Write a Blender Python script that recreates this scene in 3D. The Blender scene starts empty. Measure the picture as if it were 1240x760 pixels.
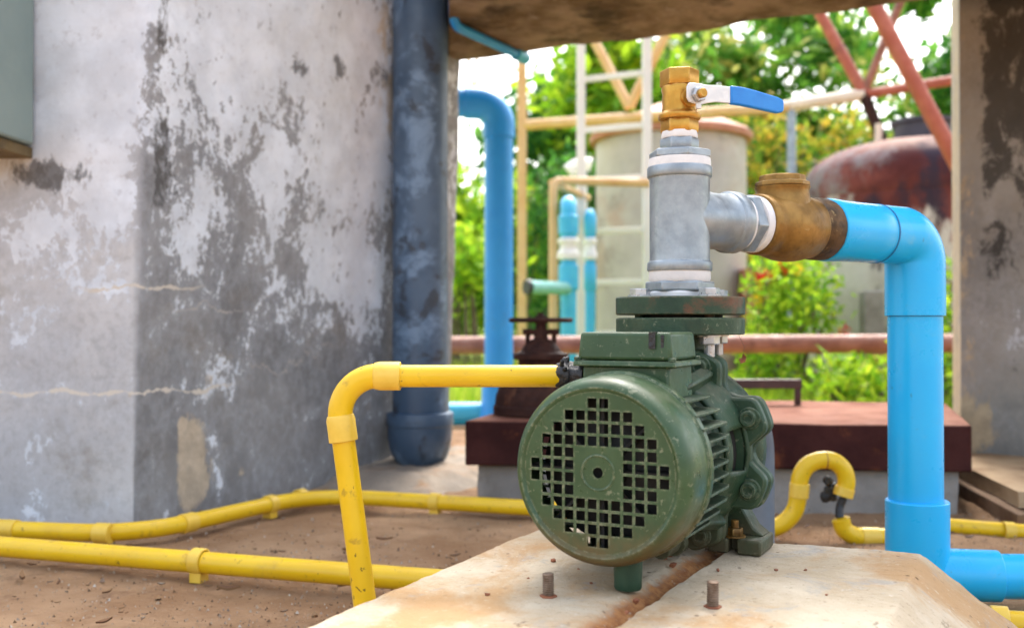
import bpy, bmesh, math, random
from math import pi, sin, cos, radians as R
from mathutils import Vector as V, Matrix, noise
from mathutils.geometry import delaunay_2d_cdt

random.seed(7)
sc = bpy.context.scene
COL = sc.collection
H = 0.40                      # camera height above the dirt
FPX = 1240 * 35 / 36
PITCH = R(0.57)

# ------------------------------------------------------------------ layout helpers
def ray(px, py):
    x, y = (px - 620) / FPX, (380 - py) / FPX
    return V((x, cos(PITCH) - y * sin(PITCH), sin(PITCH) + y * cos(PITCH)))
def at(px, py, Y):            # real-world point at depth Y
    d = ray(px, py)
    return V((0, 0, H)) + d * (Y / d.y)
def ground_at(px, py, z=0.0):
    d = ray(px, py)
    return V((0, 0, H)) + d * ((z - H) / d.z)

AZ = R(27.5)                  # the whole yard is laid out on this bearing
U = V((sin(AZ), cos(AZ), 0))
W = V((cos(AZ), -sin(AZ), 0))
Z = V((0, 0, 1))

# ------------------------------------------------------------------ mesh helpers
def frame(axis):
    a = axis.normalized()
    t = V((0, 0, 1)) if abs(a.z) < .9 else V((1, 0, 0))
    x = t.cross(a).normalized()
    return x, a.cross(x).normalized(), a
def ring(bm, c, x, y, r, seg, ph=0):
    return [bm.verts.new(c + x * (r * cos(2 * pi * i / seg + ph)) + y * (r * sin(2 * pi * i / seg + ph))) for i in range(seg)]
def bridge(bm, a, b):
    n = len(a)
    for i in range(n):
        bm.faces.new((a[i], a[(i + 1) % n], b[(i + 1) % n], b[i]))
def cap(bm, r, flip=False):
    bm.faces.new(list(reversed(r)) if flip else r)
def tube(bm, pts, r, seg=18, caps=True):
    pts = [V(p) for p in pts]
    n = len(pts)
    rs = r if isinstance(r, (list, tuple)) else [r] * n
    x = y = None; prev = None; first = None
    for i, p in enumerate(pts):
        t = (pts[min(i + 1, n - 1)] - pts[max(i - 1, 0)]).normalized()
        if x is None: x, y, _ = frame(t)
        else:
            x = (x - t * x.dot(t)).normalized(); y = t.cross(x).normalized()
        rg = ring(bm, p, x, y, rs[i], seg)
        if prev: bridge(bm, prev, rg)
        else: first = rg
        prev = rg
    if caps: cap(bm, first, True); cap(bm, prev)
def path(pts, rad, n=10):     # polyline with rounded corners
    pts = [V(p) for p in pts]; out = [pts[0]]
    for i in range(1, len(pts) - 1):
        a, c, b = pts[i - 1], pts[i], pts[i + 1]
        d0, d1 = (a - c).normalized(), (b - c).normalized()
        ang = d0.angle(d1)
        if ang > pi - .02: out.append(c); continue
        t = rad / math.tan(ang / 2)
        cen = c + (d0 + d1).normalized() * (rad / sin(ang / 2))
        s, e = c + d0 * t - cen, c + d1 * t - cen
        for k in range(n + 1):
            v = s.slerp(e, k / n) if s.angle(e) > 1e-4 else s
            out.append(cen + v.normalized() * rad)
    out.append(pts[-1])
    return out
def lathe(bm, prof, o, axis, seg=48, caps=True):
    o = V(o); x, y, a = frame(V(axis)); prev = None; first = None
    for (r, h) in prof:
        rg = ring(bm, o + a * h, x, y, max(r, 1e-4), seg)
        if prev: bridge(bm, prev, rg)
        else: first = rg
        prev = rg
    if caps: cap(bm, first, True); cap(bm, prev)
def hexa(bm, o, axis, r, h, ph=0.0, ch=.12):
    o = V(o); x, y, a = frame(V(axis))
    r0 = ring(bm, o, x, y, r * (1 - ch * .5), 6, ph); r1 = ring(bm, o + a * h * ch, x, y, r, 6, ph)
    r2 = ring(bm, o + a * h * (1 - ch), x, y, r, 6, ph); r3 = ring(bm, o + a * h, x, y, r * (1 - ch * .5), 6, ph)
    bridge(bm, r0, r1); bridge(bm, r1, r2); bridge(bm, r2, r3); cap(bm, r0, True); cap(bm, r3)
def box(bm, x0, x1, y0, y1, z0, z1, M=None):
    vs = [V((x, y, z)) for z in (z0, z1) for y in (y0, y1) for x in (x0, x1)]
    if M is not None: vs = [M @ v for v in vs]
    v = [bm.verts.new(p) for p in vs]
    for f in ((0, 2, 3, 1), (4, 5, 7, 6), (0, 1, 5, 4), (2, 6, 7, 3), (0, 4, 6, 2), (1, 3, 7, 5)):
        bm.faces.new([v[i] for i in f])
def quad_box(bm, a, b, c, d, z0, z1):
    lo = [bm.verts.new(V((p.x, p.y, z0))) for p in (a, b, c, d)]; hi = [bm.verts.new(V((p.x, p.y, z1))) for p in (a, b, c, d)]
    bridge(bm, lo, hi); cap(bm, lo, True); cap(bm, hi)
def prism(bm, outline, fn):   # outline: 2-D loop, fn(pt, k) -> 3-D for k = 0, 1
    a = [bm.verts.new(fn(p, 0)) for p in outline]; b = [bm.verts.new(fn(p, 1)) for p in outline]
    bridge(bm, a, b); cap(bm, a, True); cap(bm, b)
def nz(p, s, o=0.0, oct=4):
    return noise.fractal(V((p[0] * s + o, p[1] * s - o, p[2] * s + 2 * o)), 1.0, 2.0, oct)
def roughen(bm, amp, scale, off=0.0, maxlen=None):
    bm.normal_update()
    for v in bm.verts: v.co += v.normal * nz(v.co, scale, off) * amp

def link(o):
    COL.objects.link(o); return o
def tag(o, label=None, cat=None, group=None, kind=None):
    if label: o['label'] = label
    if cat: o['category'] = cat
    if group: o['group'] = group
    if kind: o['kind'] = kind
    return o
def thing(name, loc, label, cat, group=None, rz=0.0):
    o = link(bpy.data.objects.new(name, None)); o.location = loc; o.rotation_euler = (0, 0, rz)
    o.empty_display_size = .05
    return tag(o, label, cat, group)
def rootmat(o):
    while o.parent: o = o.parent
    return Matrix.Translation(o.location) @ Matrix.Rotation(o.rotation_euler.z, 4, 'Z')
def obj(name, bm, mat, parent=None, label=None, cat=None, group=None, kind=None, bevel=0, local=False, sharp=35, fix=True, bseg=2):
    if fix:
        bmesh.ops.remove_doubles(bm, verts=bm.verts, dist=1e-6)
        bmesh.ops.recalc_face_normals(bm, faces=bm.faces)
    me = bpy.data.meshes.new(name)
    o = bpy.data.objects.new(name, me)
    if parent is not None:
        if not local: bm.transform(rootmat(parent).inverted())
        o.parent = parent
    elif not local:
        xs = [v.co.x for v in bm.verts]; ys = [v.co.y for v in bm.verts]; zs = [v.co.z for v in bm.verts]
        c = V(((min(xs) + max(xs)) / 2, (min(ys) + max(ys)) / 2, min(zs)))
        bm.transform(Matrix.Translation(-c)); o.location = c
    bm.to_mesh(me); bm.free()
    me.materials.append(mat)
    for p in me.polygons: p.use_smooth = True
    me.set_sharp_from_angle(angle=R(sharp))
    link(o)
    if bevel:
        m = o.modifiers.new('bevel', 'BEVEL'); m.width = bevel; m.segments = bseg; m.limit_method = 'ANGLE'; m.angle_limit = R(35)
        m.harden_normals = False
    return tag(o, label, cat, group, kind)
def NB(): return bmesh.new()

# ------------------------------------------------------------------ material helpers
class NT:
    def __init__(s, name):
        s.m = bpy.data.materials.new(name); s.m.use_nodes = True; s.t = s.m.node_tree; s.t.nodes.clear()
        s.out = s.n('ShaderNodeOutputMaterial'); s._co = None
    def n(s, typ, **kw):
        nd = s.t.nodes.new(typ)
        for k, v in kw.items(): setattr(nd, k, v)
        return nd
    def put(s, sock, v):
        if isinstance(v, bpy.types.NodeSocket): s.t.links.new(v, sock)
        elif isinstance(v, (tuple, list)) and sock.type == 'RGBA' and len(v) == 3: sock.default_value = (*v, 1)
        else: sock.default_value = v
    def co(s):
        if s._co is None: s._co = s.n('ShaderNodeTexCoord').outputs['Object']
        return s._co
    def map(s, scale=(1, 1, 1), loc=(0, 0, 0)):
        m = s.n('ShaderNodeMapping'); s.put(m.inputs[0], s.co()); m.inputs['Scale'].default_value = scale; m.inputs['Location'].default_value = loc
        return m.outputs[0]
    def noise(s, scale, detail=6, rough=.6, vec=None, dist=0.0):
        nd = s.n('ShaderNodeTexNoise'); s.put(nd.inputs['Vector'], vec or s.co())
        nd.inputs['Scale'].default_value = scale; nd.inputs['Detail'].default_value = detail
        nd.inputs['Roughness'].default_value = rough; nd.inputs['Distortion'].default_value = dist
        return nd.outputs['Fac']
    def math(s, op, a, b=0.0, clamp=False):
        nd = s.n('ShaderNodeMath', operation=op, use_clamp=clamp); s.put(nd.inputs[0], a); s.put(nd.inputs[1], b); return nd.outputs[0]
    def step(s, x, lo, hi, a=0.0, b=1.0):
        nd = s.n('ShaderNodeMapRange', interpolation_type='SMOOTHSTEP'); s.put(nd.inputs['Value'], x)
        for k, v in (('From Min', lo), ('From Max', hi), ('To Min', a), ('To Max', b)): s.put(nd.inputs[k], v)
        return nd.outputs[0]
    def mix(s, f, a, b, mode='MIX'):
        nd = s.n('ShaderNodeMix', data_type='RGBA', blend_type=mode); s.put(nd.inputs[0], f); s.put(nd.inputs[6], a); s.put(nd.inputs[7], b); return nd.outputs[2]
    def attr(s, name):
        return s.n('ShaderNodeAttribute', attribute_name=name).outputs['Fac']
    def bump(s, h, strength, dist=.01, normal=None):
        nd = s.n('ShaderNodeBump'); s.put(nd.inputs['Height'], h); nd.inputs['Strength'].default_value = strength; nd.inputs['Distance'].default_value = dist
        if normal: s.put(nd.inputs['Normal'], normal)
        return nd.outputs[0]
    def edge(s, rad=.0035, lo=.90, hi=.992):     # worn edges
        b = s.n('ShaderNodeBevel', samples=4); b.inputs['Radius'].default_value = rad
        g = s.n('ShaderNodeNewGeometry')
        d = s.n('ShaderNodeVectorMath', operation='DOT_PRODUCT'); s.put(d.inputs[0], b.outputs[0]); s.put(d.inputs[1], g.outputs['Normal'])
        return s.step(d.outputs['Value'], hi, lo, 0.0, 1.0)
    def up(s):
        g = s.n('ShaderNodeNewGeometry'); x = s.n('ShaderNodeSeparateXYZ'); s.put(x.inputs[0], g.outputs['Normal']); return x.outputs['Z']
    def bsdf(s, col, rough=.5, metal=0.0, normal=None, spec=.5, coat=0.0):
        b = s.n('ShaderNodeBsdfPrincipled'); s.put(b.inputs['Base Color'], col); s.put(b.inputs['Roughness'], rough); s.put(b.inputs['Metallic'], metal)
        b.inputs['Specular IOR Level'].default_value = spec
        if coat: b.inputs['Coat Weight'].default_value = coat; b.inputs['Coat Roughness'].default_value = .25
        if normal: s.put(b.inputs['Normal'], normal)
        s.t.links.new(b.outputs[0], s.out.inputs[0]); return s.m

def simple(name, c1, c2, scale=18, rough=(.4, .6), metal=0.0, bump=.15, bscale=90, bdist=.002, stains=(), edge=None, dust=None, spec=.5, coat=0, splash=None):
    """two-tone worn surface; stains = [(colour, scale, lo, hi, amount)], edge = (colour, amount), dust = (colour, amount) on up-facing parts"""
    t = NT(name)
    n = t.noise(scale, 8, .6)
    f = t.step(n, .35, .65)
    col = t.mix(f, c1, c2)
    rg = t.step(t.noise(scale * 2.3, 5), .3, .7, rough[0], rough[1])
    for (c, s, lo, hi, am) in stains:
        k = t.math('MULTIPLY', t.step(t.noise(s, 9, .68, dist=.4), lo, hi), am)
        col = t.mix(k, col, c)
    if dust:
        k = t.math('MULTIPLY', t.step(t.up(), .2, .9), t.step(t.noise(scale * 1.7, 7, .65), .35, .7))
        k = t.math('MULTIPLY', k, dust[1]); col = t.mix(k, col, dust[0]); rg = t.math('ADD', rg, t.math('MULTIPLY', k, .3), True)
    if splash:   # dirt splashed up from below: (colour, z full, z none, amount)
        x = t.n('ShaderNodeSeparateXYZ'); t.put(x.inputs[0], t.co())
        zz = t.math('ADD', x.outputs['Z'], t.math('MULTIPLY', t.math('SUBTRACT', t.noise(16, 9, .72), .5), .14))
        k = t.math('MULTIPLY', t.step(zz, splash[2], splash[1]), splash[3]); col = t.mix(k, col, splash[0]); rg = t.math('ADD', rg, t.math('MULTIPLY', k, .3), True)
    if edge:
        e = t.math('MULTIPLY', t.edge(), t.step(t.noise(bscale, 6, .7), .42, .6)); e = t.math('MULTIPLY', e, edge[1])
        col = t.mix(e, col, edge[0])
    nr = t.bump(t.noise(bscale, 6, .6), bump, bdist) if bump else None
    return t.bsdf(col, rg, metal, nr, spec, coat)

# ------------------------------------------------------------------ materials
GREEN = simple('green_enamel', (.028, .068, .028), (.042, .088, .038), 25, (.26, .46), bump=.10, bscale=160, bdist=.001,
               stains=[((.075, .065, .025), 12, .56, .80, .6), ((.085, .13, .075), 60, .60, .74, .35), ((.24, .26, .17), 130, .60, .65, .6), ((.012, .035, .016), 26, .58, .72, .7), ((.13, .11, .06), 7, .55, .75, .35)], edge=((.26, .28, .18), .8), dust=((.13, .12, .07), .35), spec=.38,
               splash=((.15, .085, .03), .010, .085, .85))
GREEN_CAST = simple('green_cast_iron', (.014, .042, .021), (.028, .066, .034), 30, (.36, .6), bump=.4, bscale=220, bdist=.0012,
               stains=[((.085, .045, .02), 18, .58, .76, .6), ((.11, .15, .10), 40, .60, .8, .35), ((.19, .21, .14), 130, .60, .65, .6), ((.010, .028, .016), 24, .56, .70, .7)], edge=((.17, .20, .13), .7), dust=((.15, .14, .09), .45), spec=.38,
               splash=((.11, .070, .035), -.005, .06, .6))
GREEN_FLANGE = simple('green_flange_paint', (.014, .042, .024), (.026, .062, .034), 30, (.4, .6), bump=.3, bscale=200, bdist=.001,
               stains=[((.13, .05, .025), 13, .52, .64, .85)], edge=((.14, .13, .08), .8), spec=.35)
BLACK = simple('dark_cavity', (.010, .010, .010), (.018, .018, .016), 20, (.6, .8), bump=0)
RUBBER = simple('black_mastic', (.010, .010, .012), (.022, .022, .024), 80, (.25, .5), bump=.8, bscale=120, bdist=.004)
GALV = simple('galvanised_steel', (.24, .285, .32), (.34, .39, .43), 30, (.33, .5), .55, bump=.22, bscale=260, bdist=.0008,
              stains=[((.15, .18, .205), 20, .54, .72, .6), ((.48, .53, .57), 50, .62, .72, .4)], edge=((.7, .72, .74), .4))
ZINC = simple('zinc_plated', (.38, .40, .42), (.52, .54, .56), 60, (.25, .45), .7, bump=.1, bscale=200, stains=[((.25, .2, .14), 70, .6, .75, .5)])
TAPE = simple('thread_tape', (.80, .80, .80), (.70, .71, .73), 40, (.5, .7), bump=.4, bscale=120, bdist=.001, stains=[((.5, .5, .5), 60, .6, .75, .3)])
BRASS = simple('bright_brass', (.44, .225, .035), (.58, .32, .06), 40, (.28, .42), .75, bump=.15, bscale=180, bdist=.001,
               stains=[((.30, .15, .04), 40, .56, .76, .55)], edge=((.85, .6, .25), .5))
BRONZE = simple('tarnished_bronze', (.20, .105, .022), (.34, .19, .046), 28, (.34, .55), .55, bump=.4, bscale=150, bdist=.0015,
                stains=[((.045, .022, .008), 14, .48, .70, .85), ((.30, .21, .09), 40, .62, .76, .4)], edge=((.5, .36, .14), .4))
BRONZE_DARK = simple('stained_bronze', (.055, .030, .012), (.13, .07, .026), 50, (.5, .7), .35, bump=.7, bscale=120, bdist=.002,
                stains=[((.34, .24, .11), 90, .60, .68, .8), ((.03, .025, .02), 40, .5, .65, .7)])
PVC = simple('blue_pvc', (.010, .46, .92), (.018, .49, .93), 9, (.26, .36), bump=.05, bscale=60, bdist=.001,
             stains=[((.12, .54, .90), 30, .60, .8, .25), ((.05, .20, .35), 70, .655, .70, .5), ((.30, .52, .68), 9, .58, .72, .3)], spec=.45)
PVC_GLUE = simple('blue_pvc_glue', (.003, .10, .28), (.005, .13, .33), 20, (.3, .5), bump=.1)
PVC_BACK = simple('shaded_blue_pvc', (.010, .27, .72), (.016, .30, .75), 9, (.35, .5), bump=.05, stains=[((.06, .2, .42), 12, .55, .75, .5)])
PVC_OLD = simple('faded_blue_pvc', (.035, .40, .66), (.06, .46, .70), 9, (.35, .5), bump=.05)
YELLOW = simple('yellow_conduit', (.72, .45, .006), (.78, .51, .010), 10, (.28, .42), bump=.06, bscale=70, bdist=.001,
                stains=[((.30, .17, .03), 34, .58, .68, .55), ((.06, .035, .012), 95, .635, .68, .8), ((.34, .22, .08), 6, .54, .72, .45), ((.66, .46, .10), 16, .58, .8, .4)], dust=((.62, .40, .12), .22), spec=.45)
YELLOW_SOCK = simple('yellow_socket', (.72, .47, .045), (.78, .53, .075), 24, (.35, .5), bump=.08, stains=[((.5, .3, .06), 40, .62, .76, .5)])
GREYBLUE = simple('painted_drain_pvc', (.042, .080, .140), (.070, .118, .19), 7, (.35, .55), bump=.2, bscale=50, bdist=.002,
                  stains=[((.18, .28, .42), 6, .50, .62, .8), ((.022, .026, .034), 11, .53, .62, .8), ((.24, .23, .21), 16, .62, .76, .5)])
CABINET = simple('grey_green_cabinet', (.205, .275, .262), (.235, .305, .285), 6, (.4, .55), bump=.05)
RUSTY_WOOD = simple('rusted_bracket', (.11, .075, .03), (.17, .12, .05), 20, (.7, .9), bump=.5, bscale=60)
RUST_DARK = simple('rusted_plate_side', (.040, .014, .013), (.070, .026, .022), 9, (.4, .6), bump=.35, bscale=60, bdist=.003,
                   stains=[((.15, .055, .028), 12, .57, .72, .7), ((.02, .012, .013), 6, .5, .7, .6)], edge=((.26, .12, .07), .6))
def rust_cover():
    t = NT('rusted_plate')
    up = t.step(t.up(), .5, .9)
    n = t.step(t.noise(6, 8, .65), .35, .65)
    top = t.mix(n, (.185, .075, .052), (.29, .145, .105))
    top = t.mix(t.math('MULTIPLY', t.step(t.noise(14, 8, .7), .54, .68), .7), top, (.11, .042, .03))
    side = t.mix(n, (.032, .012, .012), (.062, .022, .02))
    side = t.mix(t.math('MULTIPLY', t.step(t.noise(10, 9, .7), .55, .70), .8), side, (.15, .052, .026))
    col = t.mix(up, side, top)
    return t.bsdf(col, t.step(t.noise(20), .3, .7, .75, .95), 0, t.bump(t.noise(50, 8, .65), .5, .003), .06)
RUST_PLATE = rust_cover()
RUST_PIPE = simple('rusty_red_pipe', (.20, .072, .045), (.30, .125, .085), 12, (.5, .7), bump=.4, bscale=50, bdist=.003,
                   stains=[((.10, .04, .028), 9, .55, .72, .7)], dust=((.55, .36, .28), .7))
RUST_RED = simple('red_oxide_steel', (.33, .075, .040), (.42, .12, .07), 8, (.5, .7), bump=.2, stains=[((.16, .05, .035), 6, .55, .75, .8)])
RUST_VALVE = simple('rusted_iron', (.026, .010, .008), (.050, .019, .013), 30, (.65, .85), spec=.2, bump=.6, bscale=90, bdist=.003, stains=[((.16, .065, .03), 20, .56, .72, .6)])
CREAM = simple('cream_painted_steel', (.66, .52, .40), (.74, .63, .52), 5, (.5, .65), bump=.1, stains=[((.45, .24, .12), 7, .60, .76, .6)])
TAN = simple('tan_painted_steel', (.60, .36, .14), (.66, .44, .22), 5, (.5, .65), bump=.1, stains=[((.40, .18, .07), 7, .58, .74, .6)])
WHITE_STEEL = simple('white_painted_steel', (.68, .64, .60), (.75, .71, .67), 5, (.5, .65), bump=.1, stains=[((.5, .32, .22), 7, .64, .78, .5)])
TANK_W = simple('white_tank_plate', (.36, .325, .305), (.47, .43, .405), 2.5, (.5, .7), bump=.1, bscale=12,
                stains=[((.36, .21, .15), 1.6, .50, .66, .6), ((.22, .19, .17), 3, .54, .68, .65)])
TANK_LID = simple('rusted_tank_lid', (.36, .14, .09), (.50, .26, .19), 4, (.6, .8), bump=.2, stains=[((.2, .08, .05), 5, .55, .7, .7)])
def tank_rust():
    t = NT('rusted_tank')
    n = t.step(t.noise(2.2, 8, .62), .36, .64)
    col = t.mix(n, (.075, .020, .020), (.21, .060, .048))
    col = t.mix(t.math('MULTIPLY', t.step(t.noise(2.6, 8, .7, t.map((1, 1, .5), (3, 1, 2))), .50, .60), .9), col, (.030, .026, .042))
    return t, col
def tank_dome():
    t, col = tank_rust()
    k = t.math('MULTIPLY', t.step(t.up(), .62, .97), t.step(t.noise(5, 8, .7), .30, .62)); col = t.mix(k, col, (.34, .215, .17))
    x = t.n('ShaderNodeSeparateXYZ'); t.put(x.inputs[0], t.co())
    q = t.math('ADD', x.outputs['X'], t.math('MULTIPLY', t.math('SUBTRACT', t.noise(3.2, 8, .7), .5), 1.6)); col = t.mix(t.math('MULTIPLY', t.step(q, -.42, -.70), .7), col, (.25, .235, .24))
    return t.bsdf(col, .85, 0, t.bump(t.noise(20, 6), .2, .01), .15)
def tank_body():
    t, col = tank_rust()
    x = t.n('ShaderNodeSeparateXYZ'); t.put(x.inputs[0], t.co())
    h = t.math('ADD', t.math('ADD', x.outputs['Z'], t.math('MULTIPLY', x.outputs['X'], .45)), t.math('MULTIPLY', t.math('SUBTRACT', t.noise(2.4, 8, .7, t.map((1.4, 1.4, .6))), .5), 1.9))
    pale = t.mix(t.step(t.noise(5, 8), .35, .65), (.46, .42, .38), (.60, .56, .52))
    pale = t.mix(t.math('MULTIPLY', t.step(t.noise(3.5, 9, .7, t.map((1, 1, .45), (7, 2, 1))), .54, .62), .9), pale, (.085, .070, .070))
    col = t.mix(t.step(h, .90, .72), col, pale)
    return t.bsdf(col, .85, 0, t.bump(t.noise(20, 6), .2, .01), .15)
TANK_DOME, TANK_BODY = tank_dome(), tank_body()
TANK_NECK = simple('dark_tank_neck', (.035, .035, .05), (.06, .055, .075), 6, (.5, .7), bump=.1, stains=[((.2, .09, .07), 8, .58, .7, .6)])
STUD = simple('rusty_thread', (.20, .13, .085), (.32, .24, .18), 120, (.45, .65), .4, bump=.3, stains=[((.15, .05, .025), 60, .5, .65, .8)])
RUST_BITS = simple('rust_nut', (.20, .065, .030), (.30, .11, .05), 60, (.7, .9), bump=.5, bscale=150)
BARK = simple('bark', (.10, .075, .05), (.17, .13, .09), 14, (.8, .95), bump=.8, bscale=30, bdist=.02)
GREYPIPE = simple('grey_suction_pipe', (.13, .16, .20), (.18, .21, .26), 14, (.45, .6), bump=.1, stains=[((.28, .27, .25), 20, .58, .74, .5)])
BLUE_GRIP = simple('blue_vinyl', (.008, .20, .66), (.012, .24, .72), 40, (.3, .42), bump=.05, stains=[((.10, .34, .72), 90, .64, .74, .4)])
LEVER = simple('plated_lever', (.66, .66, .66), (.78, .77, .75), 60, (.3, .5), .35, bump=.1, stains=[((.4, .36, .3), 80, .6, .74, .4)])
WHITE_PVC = simple('white_fitting', (.74, .72, .70), (.78, .76, .74), 10, (.4, .5), bump=0)
TEAL = simple('teal_pipe', (.18, .46, .40), (.24, .52, .46), 10, (.4, .5), bump=0)
CABLE = simple('black_cable', (.012, .014, .018), (.03, .034, .04), 60, (.45, .6), bump=.2)
BRICK = simple('red_brick_post', (.34, .12, .07), (.40, .17, .11), 9, (.8, .9), bump=.3)
def plinth_mat():
    t = NT('cream_concrete')
    n = t.step(t.noise(7, 9, .62), .34, .66)
    col = t.mix(n, (.46, .365, .245), (.60, .51, .385))
    col = t.mix(t.math('MULTIPLY', t.step(t.noise(5, 8, .66, t.map(loc=(3, 1, 0)), .5), .46, .64), .80), col, (.45, .25, .095))
    col = t.mix(t.math('MULTIPLY', t.step(t.noise(9, 9, .7, t.map(loc=(8, 4, 0)), .6), .55, .66), .55), col, (.31, .32, .33))
    col = t.mix(t.math('MULTIPLY', t.step(t.noise(26, 8, .75, t.map((1, .4, 1), (1, 7, 0))), .62, .69), .75), col, (.13, .08, .05))
    col = t.mix(t.math('MULTIPLY', t.step(t.noise(70, 8, .75, t.map(loc=(5, 2, 0))), .60, .68), .5), col, (.22, .14, .08))
    g = t.attr('groove')
    rust = t.mix(t.step(t.noise(60, 8, .7), .35, .65), (.28, .10, .035), (.50, .24, .09))
    gf = t.step(t.math('ADD', g, t.math('MULTIPLY', t.math('SUBTRACT', t.noise(30, 8, .7), .5), .8)), .30, .62)
    col = t.mix(gf, col, rust)
    gg = t.step(g, .80, .97)
    col = t.mix(gg, col, (.075, .03, .015))
    v = t.n('ShaderNodeTexVoronoi'); t.put(v.inputs['Vector'], t.co()); v.inputs['Scale'].default_value = 55
    pit = t.math('MULTIPLY', t.step(v.outputs['Distance'], .16, .05), t.step(t.noise(14, 4), .52, .6))
    col = t.mix(t.math('MULTIPLY', pit, .85), col, (.13, .08, .05))
    col = t.mix(t.math('MULTIPLY', t.step(t.noise(130, 6, .7), .58, .66), .45), col, (.24, .17, .11))
    col = t.mix(t.math('MULTIPLY', t.step(t.noise(90, 6, .7, t.map(loc=(9, 9, 0))), .60, .68), .5), col, (.68, .62, .52))
    h = t.math('SUBTRACT', t.noise(70, 9, .7), t.math('MULTIPLY', pit, .6))
    return t.bsdf(col, t.step(t.noise(30), .3, .7, .62, .85), 0, t.bump(h, .8, .006), .25)
PLINTH = plinth_mat()
def ground_mat():
    t = NT('dirt')
    n = t.step(t.noise(3.2, 9, .65), .34, .66)
    col = t.mix(n, (.34, .192, .100), (.52, .335, .200))
    col = t.mix(t.math('MULTIPLY', t.step(t.noise(9, 9, .72, t.map(loc=(4, 9, 0))), .53, .66), .65), col, (.22, .125, .075))
    col = t.mix(t.math('MULTIPLY', t.step(t.noise(55, 9, .75), .58, .66), .55), col, (.43, .33, .24))
    col = t.mix(t.math('MULTIPLY', t.step(t.noise(80, 6, .75, t.map(loc=(2, 5, 1))), .62, .68), .7), col, (.07, .042, .03))
    x = t.n('ShaderNodeSeparateXYZ'); t.put(x.inputs[0], t.co())
    lawn = t.mix(t.step(t.noise(4, 8, .7), .38, .62), (.22, .33, .03), (.36, .44, .05))
    f = t.step(t.math('ADD', x.outputs['Y'], t.math('MULTIPLY', t.noise(3, 5), .8)), 4.2, 4.9)
    lawn = t.mix(t.step(t.noise(1.3, 6, .6, t.map(loc=(5, 5, 0))), .60, .70), lawn, (.42, .34, .24))
    col = t.mix(f, col, lawn)
    h = t.math('ADD', t.noise(26, 9, .72), t.math('MULTIPLY', t.noise(110, 6, .7), .5))
    return t.bsdf(col, .92, 0, t.bump(h, 1.0, .02), .2)
DIRT = ground_mat()
def wall_mat(name, paint, conc1, conc2, dark=(.055, .052, .050), tan=(.62, .52, .39), cracks=()):
    t = NT(name)
    P = t.attr('paint'); D = t.attr('dark'); T = t.attr('tan'); LIT = t.attr('lit_face')
    big = t.noise(8.5, 10, .69, t.map((1, 1, .7)), .45)
    fine = t.noise(52, 10, .76, t.map((1, 1, .75)), .25)
    base = t.mix(t.step(t.noise(3.4, 9, .62), .36, .66), conc1, conc2)
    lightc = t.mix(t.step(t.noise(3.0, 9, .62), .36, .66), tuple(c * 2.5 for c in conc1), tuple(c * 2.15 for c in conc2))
    base = t.mix(LIT, base, lightc)  # front face's stronger light is put into a paler concrete colour
    base = t.mix(t.math('MULTIPLY', t.step(t.noise(60, 8, .7), .44, .66), .35), base, conc2)
    base = t.mix(t.math('MULTIPLY', t.step(t.noise(6, 8, .7, t.map(loc=(4, 3, 8))), .54, .72), .5), base, (.20, .165, .12))
    k = t.math('ADD', t.math('ADD', t.math('MULTIPLY', big, 1.30), t.math('MULTIPLY', fine, 1.05)), P)
    pm = t.step(k, 1.235, 1.275)
    film = t.math('MULTIPLY', t.step(k, .90, 1.25), .20)
    pc = t.mix(t.step(t.noise(9, 8, .65), .36, .68), paint, tuple(min(1, c * 1.25) for c in paint))
    pc = t.mix(t.math('MULTIPLY', t.step(t.noise(44, 8, .74), .55, .66), .34), pc, (.30, .30, .33))
    col = t.mix(film, base, pc); col = t.mix(pm, col, pc)
    tm = t.step(t.math('ADD', T, t.math('MULTIPLY', t.math('SUBTRACT', t.noise(22, 10, .75, t.map((1, 1, .45))), .5), 2.0)), .40, .66)
    tc = t.mix(t.step(t.noise(26, 8, .7), .35, .65), tan, tuple(c * .72 for c in tan))
    col = t.mix(t.math('MULTIPLY', tm, .85), col, tc)
    dn = t.math('ADD', D, t.math('MULTIPLY', t.math('SUBTRACT', t.noise(17, 10, .76, t.map((1, 1, .6), (2, 6, 3)), .3), .5), 2.6))
    dm = t.math('MULTIPLY', t.step(dn, .40, .66), .78)
    col = t.mix(dm, col, dark)
    h = t.math('ADD', t.math('MULTIPLY', pm, .5), t.math('MULTIPLY', t.noise(70, 9, .7), .6))
    if cracks:
        g = t.n('ShaderNodeNewGeometry'); x = t.n('ShaderNodeSeparateXYZ'); t.put(x.inputs[0], g.outputs['Position'])
        for (z0, x0, x1, wd, amp, cc) in cracks:
            wob = t.math('MULTIPLY', t.math('SUBTRACT', t.noise(7, 5, .6, t.map((1, 1, .15))), .5), amp)
            d = t.math('ABSOLUTE', t.math('SUBTRACT', t.math('SUBTRACT', x.outputs['Z'], z0), wob))
            wn = t.math('MULTIPLY', t.step(t.noise(30, 6, .7), .38, .62), wd)
            ln = t.step(t.math('SUBTRACT', d, wn), .0018, -.0005)
            ln = t.math('MULTIPLY', ln, t.math('MULTIPLY', t.step(x.outputs['X'], x0 - .01, x0 + .03), t.step(x.outputs['X'], x1 + .02, x1 - .03)))
            col = t.mix(ln, col, cc)
    return t.bsdf(col, t.step(t.noise(20), .3, .7, .72, .92), 0, t.bump(h, .42, .004), .25)
WALL = wall_mat('peeling_wall', (.57, .62, .69), (.165, .170, .182), (.25, .253, .26), cracks=((.262, -1.2, -.62, .005, .07, (.62, .58, .52)), (.472, -.86, -.66, .0042, .06, (.58, .54, .48)), (.425, -.70, -.60, .002, .2, (.40, .38, .36)), (.30, -.60, -.45, .002, .3, (.36, .34, .32))))
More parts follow.
